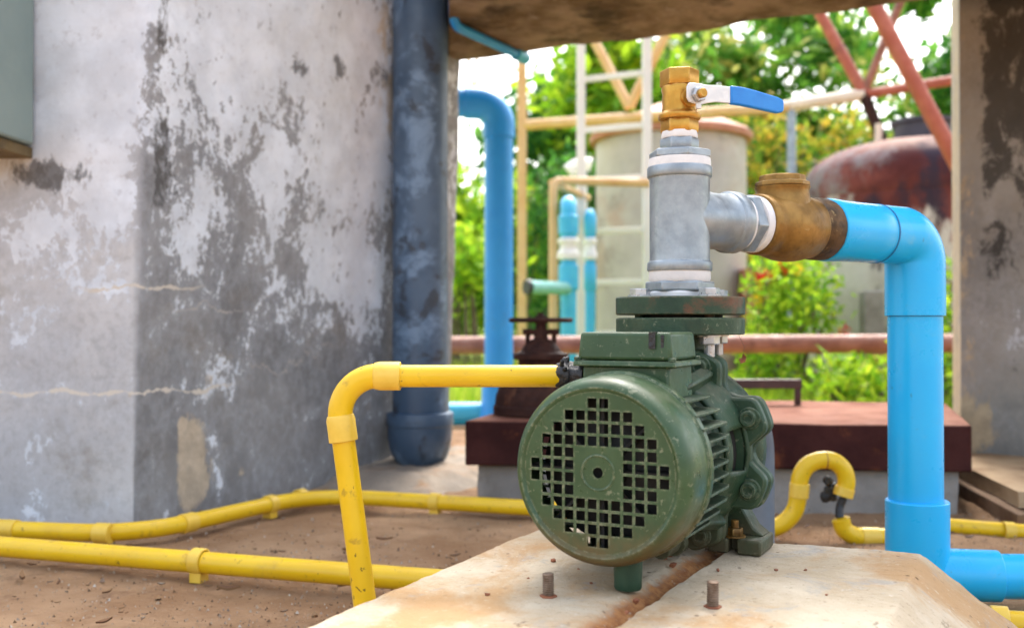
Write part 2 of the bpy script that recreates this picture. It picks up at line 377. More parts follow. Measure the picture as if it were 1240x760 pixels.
PILLAR = wall_mat('stained_pillar', (.42, .43, .45), (.19, .185, .175), (.30, .285, .255), (.014, .012, .010), (.50, .39, .25))
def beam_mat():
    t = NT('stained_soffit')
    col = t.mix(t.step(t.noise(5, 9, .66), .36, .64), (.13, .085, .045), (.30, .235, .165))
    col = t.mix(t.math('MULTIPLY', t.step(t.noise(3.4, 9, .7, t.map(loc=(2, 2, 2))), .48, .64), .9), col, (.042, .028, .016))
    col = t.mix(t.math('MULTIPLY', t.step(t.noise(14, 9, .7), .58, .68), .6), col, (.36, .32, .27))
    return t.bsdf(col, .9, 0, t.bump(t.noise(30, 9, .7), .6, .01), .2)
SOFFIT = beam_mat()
CONC = simple('grey_concrete', (.20, .19, .18), (.30, .285, .27), 6, (.8, .95), bump=.5, bscale=50, bdist=.004, stains=[((.12, .095, .075), 7, .54, .72, .7), ((.40, .38, .36), 18, .6, .72, .5)], spec=.2)
CONC_TAN = simple('tan_concrete', (.34, .225, .13), (.46, .335, .21), 5, (.8, .95), bump=.5, bscale=45, bdist=.004, stains=[((.19, .105, .06), 7, .54, .70, .7), ((.52, .42, .12), 4, .66, .76, .4)], spec=.2)
CONC_BROWN = simple('brown_concrete', (.17, .105, .065), (.25, .165, .11), 6, (.8, .95), bump=.5, bscale=45, bdist=.004, stains=[((.10, .06, .04), 8, .54, .70, .7)], spec=.2)
CONC_RUST = simple('rust_stained_concrete', (.24, .205, .17), (.34, .28, .22), 7, (.8, .95), bump=.6, bscale=40, bdist=.006, stains=[((.33, .18, .085), 6, .52, .68, .8), ((.12, .09, .07), 8, .55, .7, .7)], spec=.2)

def leaf_mat(name, cols, trans=.45):
    t = NT(name)
    g = t.n('ShaderNodeNewGeometry')
    r = t.n('ShaderNodeValToRGB'); t.put(r.inputs[0], g.outputs['Random Per Island'])
    e = r.color_ramp.elements
    while len(e) < len(cols): e.new(.5)
    for i, c in enumerate(cols): e[i].position = i / (len(cols) - 1); e[i].color = (*c, 1)
    b = t.n('ShaderNodeBsdfPrincipled'); t.put(b.inputs['Base Color'], r.outputs[0]); b.inputs['Roughness'].default_value = .55; b.inputs['Specular IOR Level'].default_value = .15
    tr = t.n('ShaderNodeBsdfTranslucent'); t.put(tr.inputs[0], r.outputs[0])
    m = t.n('ShaderNodeMixShader'); m.inputs[0].default_value = trans
    t.t.links.new(b.outputs[0], m.inputs[1]); t.t.links.new(tr.outputs[0], m.inputs[2]); t.t.links.new(m.outputs[0], t.out.inputs[0])
    return t.m
L_MID = leaf_mat('leaves_mid_green', [(.04, .15, .02), (.08, .24, .03), (.14, .34, .04), (.22, .42, .05), (.34, .48, .07)])
L_DARK = leaf_mat('leaves_dark_green', [(.025, .10, .025), (.05, .18, .03), (.09, .27, .04), (.17, .36, .05)], .45)
L_LIME = leaf_mat('leaves_lime', [(.10, .26, .015), (.20, .40, .02), (.34, .52, .025), (.46, .58, .04)], .5)
L_AUTUMN = leaf_mat('leaves_turning', [(.04, .15, .02), (.09, .24, .025), (.22, .36, .035), (.48, .44, .04), (.56, .40, .05), (.50, .28, .04)], .45)
L_YELLOW = leaf_mat('leaves_yellowing', [(.045, .16, .022), (.09, .25, .03), (.17, .35, .04), (.40, .46, .08), (.62, .56, .18)], .45)
L_GRASS = leaf_mat('grass_blades', [(.16, .30, .02), (.26, .42, .025), (.40, .52, .04), (.48, .52, .10)], .4)
L_DRY = leaf_mat('dry_leaves', [(.10, .05, .03), (.17, .085, .045), (.27, .16, .08), (.06, .035, .025), (.36, .30, .24)], .15)
L_GRIT = leaf_mat('grit_stones', [(.10, .06, .035), (.22, .13, .075), (.34, .22, .14), (.48, .38, .28), (.16, .10, .07), (.60, .55, .48)], 0.0)
PETAL = leaf_mat('red_petals', [(.55, .018, .012), (.66, .04, .02), (.60, .10, .03)], .3)
PETAL_Y = leaf_mat('yellow_petals', [(.75, .50, .02), (.80, .60, .05)], .3)

# ------------------------------------------------------------------ the setting
def axis_pts(lo, hi, fine0, fine1, step):
    a = []; x = fine0
    while x <= fine1 + 1e-6: a.append(x); x += step
    s = step; x = fine0
    left = []
    while x > lo: s *= 1.35; x -= s; left.append(max(x, lo))
    s = step; x = a[-1]; right = []
    while x < hi: s *= 1.35; x += s; right.append(min(x, hi))
    return list(reversed(left)) + a + right
gx = axis_pts(-90, 90, -1.2, 1.3, .022); gy = axis_pts(-60, 160, .9, 3.0, .022)
bm = NB(); rows = []
for y in gy:
    rr = []
    for x in gx:
        near = max(0, 1 - max(0, max(abs(x) - 1.4, y - 3.2, .8 - y)) / 1.0)
        z = near * (nz((x, y, 0), 9, 3) * .006 + nz((x, y, 0), 2.2, 5) * .005 + nz((x, y, 0), 24, 7) * .0025 - .003)
        rr.append(bm.verts.new((x, y, z)))
    rows.append(rr)
for j in range(len(gy) - 1):
    for i in range(len(gx) - 1):
        bm.faces.new((rows[j][i], rows[j][i + 1], rows[j + 1][i + 1], rows[j + 1][i]))
obj('ground', bm, DIRT, kind='structure', local=True, fix=False)

# --- left pillar: front face runs left from corner A, right face runs back along U
A = V((-.743, 1.967, 0)); FD = V((-.985, .17, 0)).normalized()
LW = 1.20
def wall_s(px, py):           # point on the wall: (distance from the corner along the face, height)
    d = ray(px, py)
    if px < 176: nrm = V((FD.y, -FD.x, 0)); o = A; ax = -FD
    else: nrm = W; o = A; ax = U
    t = (o - V((0, 0, H))).dot(nrm) / d.dot(nrm)
    p = V((0, 0, H)) + d * t
    return (p - A).dot(ax), p.z
def blobs(lst): return [(*wall_s(px, py), rx, rz, am) for (px, py, rx, rz, am) in lst]
def field(bl, s, z):
    v = 0.0
    for (bs, bz, rs, rz, am) in bl:
        if (bs < 0) != (s < 0): continue
        q = ((s - bs) / rs) ** 2 + ((z - bz) / rz) ** 2
        if q < 7: v += am * math.exp(-q)
    return v
paintB = blobs([(100, 90, .25, .22, .75), (60, 20, .3, .2, .5), (60, 200, .12, .10, .25), (150, 60, .10, .2, .25),
    (25, 290, .05, .05, .42), (55, 275, .04, .03, .36), (85, 300, .05, .06, .36), (125, 235, .05, .06, .36), (130, 270, .07, .05, .34), (80, 330, .04, .02, .3),
    (250, 30, .20, .12, .42), (330, 50, .25, .12, .45), (420, 100, .20, .3, .42), (390, 220, .16, .12, .34), (300, 210, .14, .06, .26), (280, 130, .10, .1, .22), (370, 320, .1, .1, .18),
    (410, 360, .14, .14, .34), (430, 280, .10, .2, .36), (270, 280, .14, .08, .10), (225, 270, .07, .08, .16), (205, 190, .05, .14, .20),
    (265, 440, .05, .05, .42), (282, 470, .025, .05, .40), (250, 475, .05, .03, .3), (258, 530, .02, .05, .36), (268, 580, .02, .03, .36), (212, 470, .025, .03, .26), (385, 500, .06, .015, .3), (30, 475, .03, .012, .42), (70, 472, .03, .012, .42), (105, 484, .04, .012, .42), (145, 472, .04, .012, .42), (100, 345, .05, .012, .42), (145, 348, .05, .012, .36), (20, 620, .06, .02, .3), (205, 620, .03, .03, .2)])
darkB = blobs([(30, 205, .09, .035, .75), (90, 215, .08, .035, .75), (60, 98, .02, .018, .7), (60, 235, .05, .06, .35), (130, 215, .05, .03, .3),
    (186, 70, .028, .25, .62), (190, 190, .04, .08, .40), (230, 15, .06, .04, .62), (305, 33, .06, .035, .8), (350, 80, .05, .05, .85), (396, 85, .05, .06, .95), (442, 105, .03, .05, .75), (312, 118, .05, .04, .42), (260, 95, .04, .03, .35), (250, 135, .06, .05, .30),
    (375, 190, .04, .07, .42), (305, 190, .05, .08, .36), (345, 240, .06, .03, .45), (325, 275, .06, .06, .6), (240, 200, .06, .06, .32), (265, 380, .015, .06, .5), (245, 345, .02, .05, .35), (280, 430, .06, .02, .4), (200, 250, .04, .10, .30), (290, 290, .1, .06, .25), (380, 470, .05, .05, .25), (455, 565, .08, .03, .5), (400, 590, .2, .02, .35), (215, 230, .1, .1, .2)])
tanB = blobs([(243, 480, .03, .03, .5), (250, 455, .03, .02, .45), (232, 520, .045, .04, .55), (234, 560, .05, .06, .7), (236, 600, .045, .06, .7), (222, 535, .02, .05, .4), (455, 40, .10, .25, .45), (462, 200, .06, .3, .40), (445, 330, .05, .2, .2), (282, 250, .02, .02, .4), (355, 165, .015, .02, .4), (275, 95, .02, .02, .4), (290, 572, .02, .02, .5), (330, 560, .02, .03, .2), (178, 330, .008, .012, .6), (157, 480, .01, .01, .6)])
L0 = A + FD * .75; B = A + U * LW; BK = B - W * .5
def loopcoords():
    pts = []
    n = 55
    for i in range(n): pts.append((L0.lerp(A + FD * .014, i / (n - 1)), -.75 + (.736) * i / (n - 1)))
    c0, c1 = A + FD * .014, A + U * .014
    for k in range(1, 4):
        f = k / 4; p = (c0.lerp(A, f)).lerp(A.lerp(c1, f), f); pts.append((p, -.014 + .028 * f))
    n = 95
    for i in range(n): pts.append((c1.lerp(B - U * .01, i / (n - 1)), .014 + (LW - .024) * i / (n - 1)))
    pts.append((B - W * .01, LW)); pts.append((BK, LW + .3)); pts.append((L0 + U * .9 - W * .3, 3)); pts.append((L0 + U * .5 - W * .2, 3))
    return pts
lc = loopcoords(); bm = NB()
lays = [bm.verts.layers.float.new(k) for k in ('paint', 'dark', 'tan', 'lit_face')]
zs = [-.06 + i * 1.67 / 120 for i in range(121)]
rws = []
for z in zs:
    rr = []
    for (p, s) in lc:
        q = p + V((0, 0, z))
        am = nz(q, 3.0, 2) * .006 + nz(q, 14, 4) * .0022
        nrm = V((FD.y, -FD.x, 0)) if s < 0 else W
        if s > LW: am = 0
        lean = .012 * (z - .4) if s < 0 else -.036 * (z - .05)
        v = bm.verts.new(q + nrm * (am - lean))
        if s <= LW:
            v[lays[0]] = (.46 if s < 0 else .44) * field(paintB, s, z) - (.09 if s < 0 else -.05 + .06 * max(0, min(1, (.85 - z) / .2)) + .13 * max(0, min(1, (.50 - z) / .22))); v[lays[1]] = field(darkB, s, z) * 1.0 - .30 + (.42 * math.exp(-((s - .022) / .022) ** 2) * max(0, min(1, (z - .2) / .3)) if s > 0 else 0); v[lays[2]] = field(tanB, s, z) * 1.25 - .12; v[lays[3]] = 1.0 if s < 0 else 0.0  # last layer marks the front face, coloured paler as the better lit side
        rr.append(v)
    rws.append(rr)
for j in range(len(rws) - 1): bridge(bm, rws[j], rws[j + 1])
cap(bm, rws[0], True); cap(bm, rws[-1])
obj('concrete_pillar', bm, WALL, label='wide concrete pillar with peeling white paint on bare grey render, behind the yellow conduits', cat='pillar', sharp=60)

# --- right pillar
RP = at(1164, 560, 2.62); RP.z = 0
bm = NB(); lays = [bm.verts.layers.float.new(k) for k in ('paint', 'dark', 'tan', 'lit_face')]
f0 = RP; side = V((at(1153, 300, 3.05).x, 3.05, 0)); front_end = RP + W * .60
loop = [(f0.lerp(front_end, i / 40), i / 40 * .6) for i in range(41)] + [(front_end + U * .6, 9)] + [(side.lerp(f0, i / 8), -.62 + .62 * i / 8) for i in range(8)]
rws = []
for j in range(111):
    z = -.06 + j * 1.67 / 110; rr = []
    for (p, s) in loop:
        q = p + V((0, 0, z)); v = bm.verts.new(q + (nz(q, 4, 6) * .006 + nz(q, 16, 6) * .003) * (-U if 0 <= s < 1 else W * 0))
        if 0 <= s < 1:
            hi = max(0, min(1, (z - .42) / .14)); rt = max(0, min(1, (s - .018) / .06))
            v[lays[1]] = -.02 + .62 * hi * rt + .12 * max(0, min(1, (z - .75) / .2)) + .25 * math.exp(-((s - .16) / .05) ** 2 - ((z - .27) / .10) ** 2) - .25 * math.exp(-((s - .10) / .05) ** 2 - ((z - .72) / .10) ** 2)
            v[lays[0]] = -.22 + .27 * math.exp(-((s - .13) / .08) ** 2 - ((z - .40) / .10) ** 2) + .14 * math.exp(-((s - .10) / .08) ** 2 - ((z - .14) / .05) ** 2)
            v[lays[2]] = -.1 + .60 * math.exp(-((s - .0) / .05) ** 2) * (1 if z < .9 else .5) + .65 * math.exp(-((s - .06) / .07) ** 2 - ((z - .13) / .10) ** 2)
        elif s < 0:
            v[lays[0]] = -.1; v[lays[1]] = -.3; v[lays[2]] = .62  # left side coloured tan to carry the sky light falling on it
        rr.append(v)
    rws.append(rr)
for j in range(len(rws) - 1): bridge(bm, rws[j], rws[j + 1])
cap(bm, rws[0], True); cap(bm, rws[-1])
obj('concrete_pillar', bm, PILLAR, label='narrow concrete pillar blackened with mould, beside the rusty steel cover', cat='pillar', sharp=60)

# --- beam on the pillars (only its stained underside shows)
E1 = at(541, 76, 3.03)
bm = NB()
n = 60; m = 16
bot = [[None] * (m + 1) for _ in range(n + 1)]
for i in range(n + 1):
    for j in range(m + 1):
        d_ = .74 * j / m; k_ = -.0636; w0 = (k_ * (E1.y - .887 * d_) - E1.x + .4617 * d_) / (.9026 + .4305 * k_)
        p = E1 + V((.9026, -.4305, 0)) * (w0 + (2.65 - w0) * i / n) - U * d_
        bot[i][j] = bm.verts.new(V((p.x, p.y, E1.z + nz(p, 5, 1) * .010 + nz(p, 18, 1) * .004 )))
for i in range(n):
    for j in range(m): bm.faces.new((bot[i][j], bot[i + 1][j], bot[i + 1][j + 1], bot[i][j + 1]))
r_ = bmesh.ops.extrude_face_region(bm, geom=bm.faces[:])
for v in [g for g in r_['geom'] if isinstance(g, bmesh.types.BMVert)]: v.co.z = E1.z + .42
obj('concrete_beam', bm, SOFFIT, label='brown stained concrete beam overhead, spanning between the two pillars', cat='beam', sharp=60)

bm = NB(); quad_box(bm, E1 - W * .75 - U * .35, E1 + W * 2.65 - U * .35, E1 + W * 2.65 + U * .62, E1 - W * .75 + U * .62, 1.613, 1.76)
bmesh.ops.subdivide_edges(bm, edges=bm.edges[:], cuts=6, use_grid_fill=True)
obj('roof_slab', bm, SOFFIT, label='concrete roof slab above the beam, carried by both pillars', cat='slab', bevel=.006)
# --- ledges at the foot of the right pillar
bm = NB(); M = Matrix.Translation((1.02, 2.01, 0)) @ Matrix.Rotation(R(-9), 4, 'Z')
for (x0, x1) in ((.0, 1.4),):
    box(bm, x0, x1, .0, 1.1, .028, .062, M)
bmesh.ops.subdivide_edges(bm, edges=bm.edges[:], cuts=12, use_grid_fill=True); roughen(bm, .005, 9, 3)
obj('concrete_slab', bm, CONC_TAN, label='tan concrete slab at the foot of the mouldy pillar', cat='slab', bevel=.004)
bm = NB(); box(bm, -.02, 1.4, -.06, 1.0, -.03, .026, M)
bmesh.ops.subdivide_edges(bm, edges=bm.edges[:], cuts=12, use_grid_fill=True); roughen(bm, .005, 9, 8)
obj('concrete_step', bm, CONC_BROWN, label='low brown step under the tan slab, behind the yellow conduit at right', cat='step', bevel=.004)

# ------------------------------------------------------------------ the pump plinth
PB = .142                                            # top of the plinth
PUMP = V((.0812, .95, PB))
bm = NB(); gl = bm.verts.layers.float.new('groove')
def lin(a, b, n): return [a + (b - a) * i / n for i in range(n)]
ps = lin(-.30, -.19, 8) + lin(-.19, -.176, 5) + lin(-.176, .015, 46) + lin(.015, .065, 26) + lin(.065, .250, 44) + lin(.250, .264, 5) + lin(.264, .47, 20) + [.47]
as_ = lin(-.46, .24, 120) + lin(.24, .345, 40) + lin(.345, .40, 12) + [.40]
rows = []
for a in as_:
    rr = []
    for p in ps:
        q = V((p, a, 0))
        ab = .2745 + (p + .183) / .44 * .0575
        wob = nz(q, 9, 2) * .004 + nz(q, 40, 2) * .0016
        drop = max(0, (-.183 - p + wob) / .05, (p - .257 + wob) / .175, (a - ab + wob) / .03)
        z = -drop * PB
        z += nz(q, 6, 9) * .0022 + nz(q, 30, 5) * .0009
        c = .002 * nz(V((a, 0, 0)), 22, 3) + .004 * nz(V((a, 0, 0)), 6, 1) + .041 + (.006 * a / .3)
        g = p - c
        gv = 0.0
        if -.024 < g < .0135 and a < ab:
            if g < .008: k = (g + .024) / .032; z -= .017 * k ** 1.3 ; gv = .25 + .75 * k
            else: k = 1 - (g - .008) / .0055; z -= .017 * k; gv = 1.0 * k
            z += nz(q, 80, 4) * .002
        elif -.06 < g < .03: gv = .25 * max(0, 1 - max((-g - .024) / .036, (g - .0135) / .016))
        v = bm.verts.new(V((p, a, z))); v[gl] = gv
        rr.append(v)
    rows.append(rr)
for j in range(len(as_) - 1):
    for i in range(len(ps) - 1):
        if max(rows[j][i].co.z, rows[j][i + 1].co.z, rows[j + 1][i + 1].co.z, rows[j + 1][i].co.z) > -.21:
            bm.faces.new((rows[j][i], rows[j][i + 1], rows[j + 1][i + 1], rows[j + 1][i]))
bmesh.ops.delete(bm, geom=[v for v in bm.verts if not v.link_faces], context='VERTS')
plinth = thing('concrete_plinth', PUMP, 'cream concrete plinth with a rusty groove, carrying the green pump', 'plinth', rz=-AZ)
obj('block', bm, PLINTH, plinth, local=True, fix=False, sharp=50)
def stud(gp, h):
    bm = NB(); n = 90; prof = [(.0036, -.006)]
    turns = 11
    for i in range(turns):
        z0 = h * i / turns
        prof += [(.0042, z0), (.0056, z0 + h / turns * .35), (.0056, z0 + h / turns * .6), (.0042, z0 + h / turns * .95)]
    prof += [(.0040, h), (.0001, h)]
    lathe(bm, prof, gp, Z + V((random.uniform(-.03, .03), random.uniform(-.03, .03), 0)), 14)
    o = obj('anchor_stud', bm, STUD, plinth, sharp=25)
    bm = NB(); hexa(bm, gp + V((0, 0, -.003)), Z, .0085, .005, .4); obj('nut', bm, RUST_BITS, o, bevel=.0006)
stud(ground_at(664, 722, PB), .0225)
stud(ground_at(863, 735, PB), .0245)

# ------------------------------------------------------------------ the pump (local frame: x across, y along the shaft, z up; shaft at z = SH)
SH = .116
pump = thing('water_pump', PUMP, 'green motor pump with a square-holed fan cover, bolted to the concrete plinth', 'pump', rz=-AZ)
YA = V((0, 1, 0))
def PO(name, bm, mat, parent=pump, **k): return obj(name, bm, mat, parent, local=True, **k)
C0 = V((0, 0, SH))
# fan cover shell
bm = NB()
lathe(bm, [(.0775, .0016), (.0790, -.0002), (.0812, -.0012), (.0838, -.0004), (.0870, .0030), (.0895, .0075), (.0912, .0130), (.0920, .020), (.0922, .050), (.0924, .0545), (.0945, .0560), (.0950, .0580), (.0950, .0640), (.0935, .0655), (.0905, .0655),
           (.0900, .058), (.0900, .020), (.0880, .0105), (.0840, .0045), (.0775, .0030)], C0, YA, 96, False)
cover = PO('fan_cover', bm, GREEN, sharp=40)
# perforated face
def grille():
    pitch, hs = .01205, .00465
    cols = {0: range(5, 7), 1: range(3, 9), 2: range(2, 10), 3: range(1, 11), 4: (1, 2, 3, 8, 9, 10), 5: (0, 1, 2, 3, 8, 9, 10, 11)}
    holes = []
    for r in range(12):
        for c in cols[r if r < 6 else 11 - r]: holes.append(((c - 5.5) * pitch, (5.5 - r) * pitch))
    vs, es = [], []
    n = 96
    for i in range(n): vs.append(V((.0782 * cos(2 * pi * i / n), .0782 * sin(2 * pi * i / n)))); es.append((i, (i + 1) % n))
    b = len(vs)
    for i in range(20): vs.append(V((.0052 * cos(2 * pi * i / 20), .0052 * sin(2 * pi * i / 20)))); es.append((b + i, b + (i + 1) % 20))
    for (hx, hz) in holes:
        b = len(vs)
        for (sx, sz) in ((-1, -1), (1, -1), (1, 1), (-1, 1)): vs.append(V((hx + sx * hs, hz + sz * hs)))
        es += [(b, b + 1), (b + 1, b + 2), (b + 2, b + 3), (b + 3, b)]
    v2, e2, f2, *_ = delaunay_2d_cdt(vs, es, [], 1, 1e-6)
    bm = NB(); bv = [bm.verts.new((p.x, .0014, SH + p.y)) for p in v2]
    for f in f2:
        c = sum((v2[i] for i in f), V((0, 0))) / len(f)
        if c.length < .0051: continue
        if any(abs(c.x - hx) < hs - 1e-5 and abs(c.y - hz) < hs - 1e-5 for hx, hz in holes): continue
        bm.faces.new([bv[i] for i in f])
    bmesh.ops.delete(bm, geom=[v for v in bm.verts if not v.link_faces], context='VERTS')
    r_ = bmesh.ops.extrude_face_region(bm, geom=bm.faces[:])
    for v in [g for g in r_['geom'] if isinstance(g, bmesh.types.BMVert)]: v.co.y += .0016
    return bm
PO('grille', grille(), GREEN, cover, sharp=30)
bm = NB(); lathe(bm, [(.0150, .0012), (.0165, .0004), (.0180, .0012)], C0, YA, 48, False); PO('embossed_ring', bm, GREEN, cover)
# fan behind the grille
bm = NB(); lathe(bm, [(.0, .016), (.020, .016), (.022, .024), (.074, .040), (.074, .043), (.0, .043)], C0, YA, 40)
for k in range(8):
    a = 2 * pi * k / 8; M = Matrix.Translation(C0) @ Matrix.Rotation(a, 4, 'Y'); box(bm, .022, .080, .014, .042, -.0015, .0015, M)
PO('fan', bm, BLACK)
# motor frame with fins
bm = NB(); lathe(bm, [(.0, .046), (.072, .046), (.0735, .052), (.0735, .158), (.0760, .160), (.084, .168), (.084, .176), (.0, .176)], C0, YA, 64)
frame_o = PO('motor_frame', bm, GREEN_CAST)
bm = NB()
for k in range(34):
    t = .0014
    if k < 22:      # side fins, all level
        sg = 1 if k % 2 else -1; zf = -.0655 + .0131 * (k // 2); M = Matrix.Translation(C0 + V((0, 0, zf)))
        xo = min(.0895, math.sqrt(.0925 ** 2 - zf * zf) + .004); xi = max(.02, math.sqrt(max(0, .0725 ** 2 - zf * zf)) - .003)
        vs = [(xi * sg, .056), (xo * sg, .056), (xo * sg, .136), ((xo - .002) * sg, .146), ((xo - .008) * sg, .152), (xi * sg, .160)]
    else:           # fins under the frame, upright
        xf = -.030 + .0055 * (k - 22); M = Matrix.Translation(C0 + V((xf, 0, 0))) @ Matrix.Rotation(R(90), 4, 'Y')
        xi = math.sqrt(.0725 ** 2 - xf * xf) - .003; xo = math.sqrt(.0895 ** 2 - xf * xf)
        vs = [(xi, .056), (xo, .056), (xo, .136), (xo - .002, .146), (xi, .160)]
    lo = [bm.verts.new(M @ V((x, y, -t))) for x, y in vs]; hi = [bm.verts.new(M @ V((x, y, t * .9))) for x, y in vs]
    bridge(bm, lo, hi); cap(bm, lo, True); cap(bm, hi)
PO('cooling_fins', bm, GREEN_CAST, frame_o, bevel=.0005)
# terminal box
bm = NB(); M = Matrix.Identity(4)
def taper_box(bm, x0, x1, y0, y1, z0, z1, k):
    b = [(x0, y0, z0), (x1, y0, z0), (x1, y1, z0), (x0, y1, z0)]; t = [(x0 + k, y0 + k, z1), (x1 - k, y0 + k, z1), (x1 - k, y1 - k, z1), (x0 + k, y1 - k, z1)]
    vb = [bm.verts.new(p) for p in b]; vt = [bm.verts.new(p) for p in t]
    bridge(bm, vb, vt); cap(bm, vb, True); cap(bm, vt)
taper_box(bm, -.048, .048, .072, .150, SH + .050, SH + .100, .001)
tb = PO('terminal_box', bm, GREEN, bevel=.003)
bm = NB(); taper_box(bm, -.0555, .0555, .066, .157, SH + .0985, SH + .1045, .001); PO('gasket_flange', bm, GREEN, tb, bevel=.0015)
bm = NB(); taper_box(bm, -.051, .051, .069, .153, SH + .105, SH + .1335, .0022); PO('lid', bm, GREEN, tb, bevel=.0035, bseg=3)
bm = NB(); taper_box(bm, .0275, .0345, .0675, .0680, SH + .117, SH + .1335, .0); box(bm, .0275, .0345, .0676, .079, SH + .1337, SH + .1341); box(bm, .0395, .0425, .0700, .0712, SH + .118, SH + .131)
PO('black_tar_smear', bm, RUBBER, tb)
for (x, y) in ((.051, .071), (.051, .152), (-.051, .071), (-.051, .152)):
    bm = NB(); lathe(bm, [(.0, .0), (.0042, .0), (.0042, .0028), (.0032, .0036), (.0, .0036)], (x, y, SH + .1046), Z, 12); PO('screw', bm, GREEN_CAST, tb)
# lantern bracket: cone with side windows
bm = NB()
seg = 96; prof = [(.0815, .160), (.0845, .166), (.0870, .178), (.0900, .190), (.0935, .203), (.0960, .212)]
rg = []
for (r, h) in prof: rg.append([bm.verts.new(C0 + V((r * cos(2 * pi * i / seg), h, r * sin(2 * pi * i / seg)))) for i in range(seg)])
for j in range(len(prof) - 1):
    for i in range(seg):
        a = (360 * (i + .5) / seg) % 360
        win = any(abs((a - c + 180) % 360 - 180) < 15 for c in (5, 185)) and j in (1, 2, 3)
        if not win: bm.faces.new((rg[j][i], rg[j][(i + 1) % seg], rg[j + 1][(i + 1) % seg], rg[j + 1][i]))
bmesh.ops.recalc_face_normals(bm, faces=bm.faces[:])
for v in bm.verts: pass
br = PO('bracket', bm, GREEN_CAST, fix=False)
md = br.modifiers.new('wall', 'SOLIDIFY'); md.thickness = .005; md.offset = -1
bm = NB(); lathe(bm, [(.0, .172), (.0785, .172), (.0800, .205), (.0, .205)], C0, YA, 32); PO('dark_fill', bm, BLACK)  # black fill added inside so the bracket windows look shaded
# ribs running from the motor frame onto the bracket
for deg in (62, 118, -52, -128):
    bm = NB(); M = Matrix.Translation(C0) @ Matrix.Rotation(-R(deg), 4, 'Y')
    vs = [(.070, .125), (.090, .130), (.104, .205), (.070, .212)]
    lo = [bm.verts.new(M @ V((x, y, -.008))) for x, y in vs]; hi = [bm.verts.new(M @ V((x, y, .008))) for x, y in vs]
    bridge(bm, lo, hi); cap(bm, lo, True); cap(bm, hi)
    PO('rib', bm, GREEN_CAST, br, bevel=.003)
# lobed flanges
def lobes(r0, r1, w=13.5, k=2.4):
    out = []
    for i in range(288):
        th = 360 * i / 288; d = min(abs((th - (22.5 + 45 * q) + 180) % 360 - 180) for q in range(8))
        e = 1 / (1 + (d / w) ** 6)
        out.append(V((r0 + (r1 - r0) * e, R(th))))
    return out
def flange(y0, y1, r0, r1):
    bm = NB(); L = lobes(r0, r1)
    prism(bm, L, lambda p, k: V((p.x * cos(p.y), y1 if k else y0, SH + p.x * sin(p.y))))
    return bm
PO('bracket_flange', flange(.2055, .2195, .0905, .1165), GREEN_CAST, br, bevel=.0028, sharp=50)
vol = PO('volute_flange', flange(.2215, .2390, .0920, .1180), GREEN_CAST, bevel=.0028, sharp=50)
for q in range(8):
    a = R(22.5 + 45 * q); c = C0 + V((.1015 * cos(a), .2055, .1015 * sin(a)))
    bm = NB(); lathe(bm, [(.0125, .001), (.0125, -.0015), (.0115, -.0025), (.0092, -.0025), (.0088, -.0035), (.0088, -.0078), (.0078, -.0088), (.0052, -.0088), (.0045, -.0070), (.0, -.0066)], c, YA, 20)
    PO('bolt', bm, GREEN_CAST, sharp=30)
bm = NB(); lathe(bm, [(.0, .236), (.088, .236), (.094, .242), (.098, .252), (.098, .268), (.094, .284), (.085, .294), (.050, .298), (.046, .330), (.0, .330)], C0, YA, 64)
PO('volute_casing', bm, GREEN_CAST)
YO = .2526
bm = NB(); lathe(bm, [(.040, .06), (.036, .10), (.033, .118), (.033, .160), (.0, .160)], (0, YO, SH), Z, 40); PO('outlet_neck', bm, GREEN_CAST)
FZ0 = SH + .129
bm = NB(); lathe(bm, [(.0, .0), (.0735, .0), (.0748, .0013), (.0748, .0180), (.0735, .0193), (.0, .0193)], (0, YO, FZ0 + .0007), Z, 72); PO('outlet_flange', bm, GREEN_CAST)
for k in range(4):
    a = R(45 + 90 * k) + R(9)
    x, y = .056 * cos(a), YO + .056 * sin(a)
    bm = NB(); hexa(bm, (x, y, FZ0 + .0002), -Z, .0115, .0105, .3); lathe(bm, [(.0, .009), (.0062, .009), (.0062, .024), (.0, .025)], (x, y, FZ0), -Z, 14)
    lathe(bm, [(.0135, .0), (.0135, .0018), (.006, .0018)], (x, y, FZ0 + .0003), -Z, 20)
    PO('hex_nut', bm, ZINC, sharp=25)
# feet
def foot(s):
    bm = NB()
    x0, x1 = .040 * s, .101 * s
    box(bm, min(x0, x1), min(x0, x1) + .024 if s > 0 else min(x0, x1) + .026, .226, .288, .0005, .017)
    box(bm, max(x0, x1) - .027, max(x0, x1), .226, .288, .0005, .017)
    box(bm, min(x0, x1) + .020, max(x0, x1) - .020, .246, .288, .0005, .0165)
    vs = [(.034, .017), (.098, .017), (.086, .026), (.074, .046), (.066, .070), (.034, .082)]
    for (ya, yb) in ((.254, .286),):
        lo = [bm.verts.new((x * s, ya, z)) for x, z in vs]; hi = [bm.verts.new((x * s, yb, z)) for x, z in vs]
        bridge(bm, lo, hi); cap(bm, lo, True); cap(bm, hi)
    lo = [bm.verts.new((x * s, .228, z)) for x, z in [(.034, .016), (.056, .016), (.052, .06), (.034, .075)]]; hi = [bm.verts.new((x * s, .256, z)) for x, z in [(.034, .016), (.056, .016), (.052, .06), (.034, .075)]]
    bridge(bm, lo, hi); cap(bm, lo, True); cap(bm, hi)
    f = PO('foot', bm, GREEN_CAST, bevel=.0022)
    bm = NB(); lathe(bm, [(.012, 0), (.012, .002), (.004, .002)], (.0685 * s, .240, .0172), Z, 18); hexa(bm, (.0685 * s, .240, .0192), Z, .0092, .008); lathe(bm, [(.0045, 0), (.0045, .009), (.0, .010)], (.0685 * s, .240, .027), Z, 12)
    PO('foot_bolt', bm, BRONZE, f)
foot(1); foot(-1)
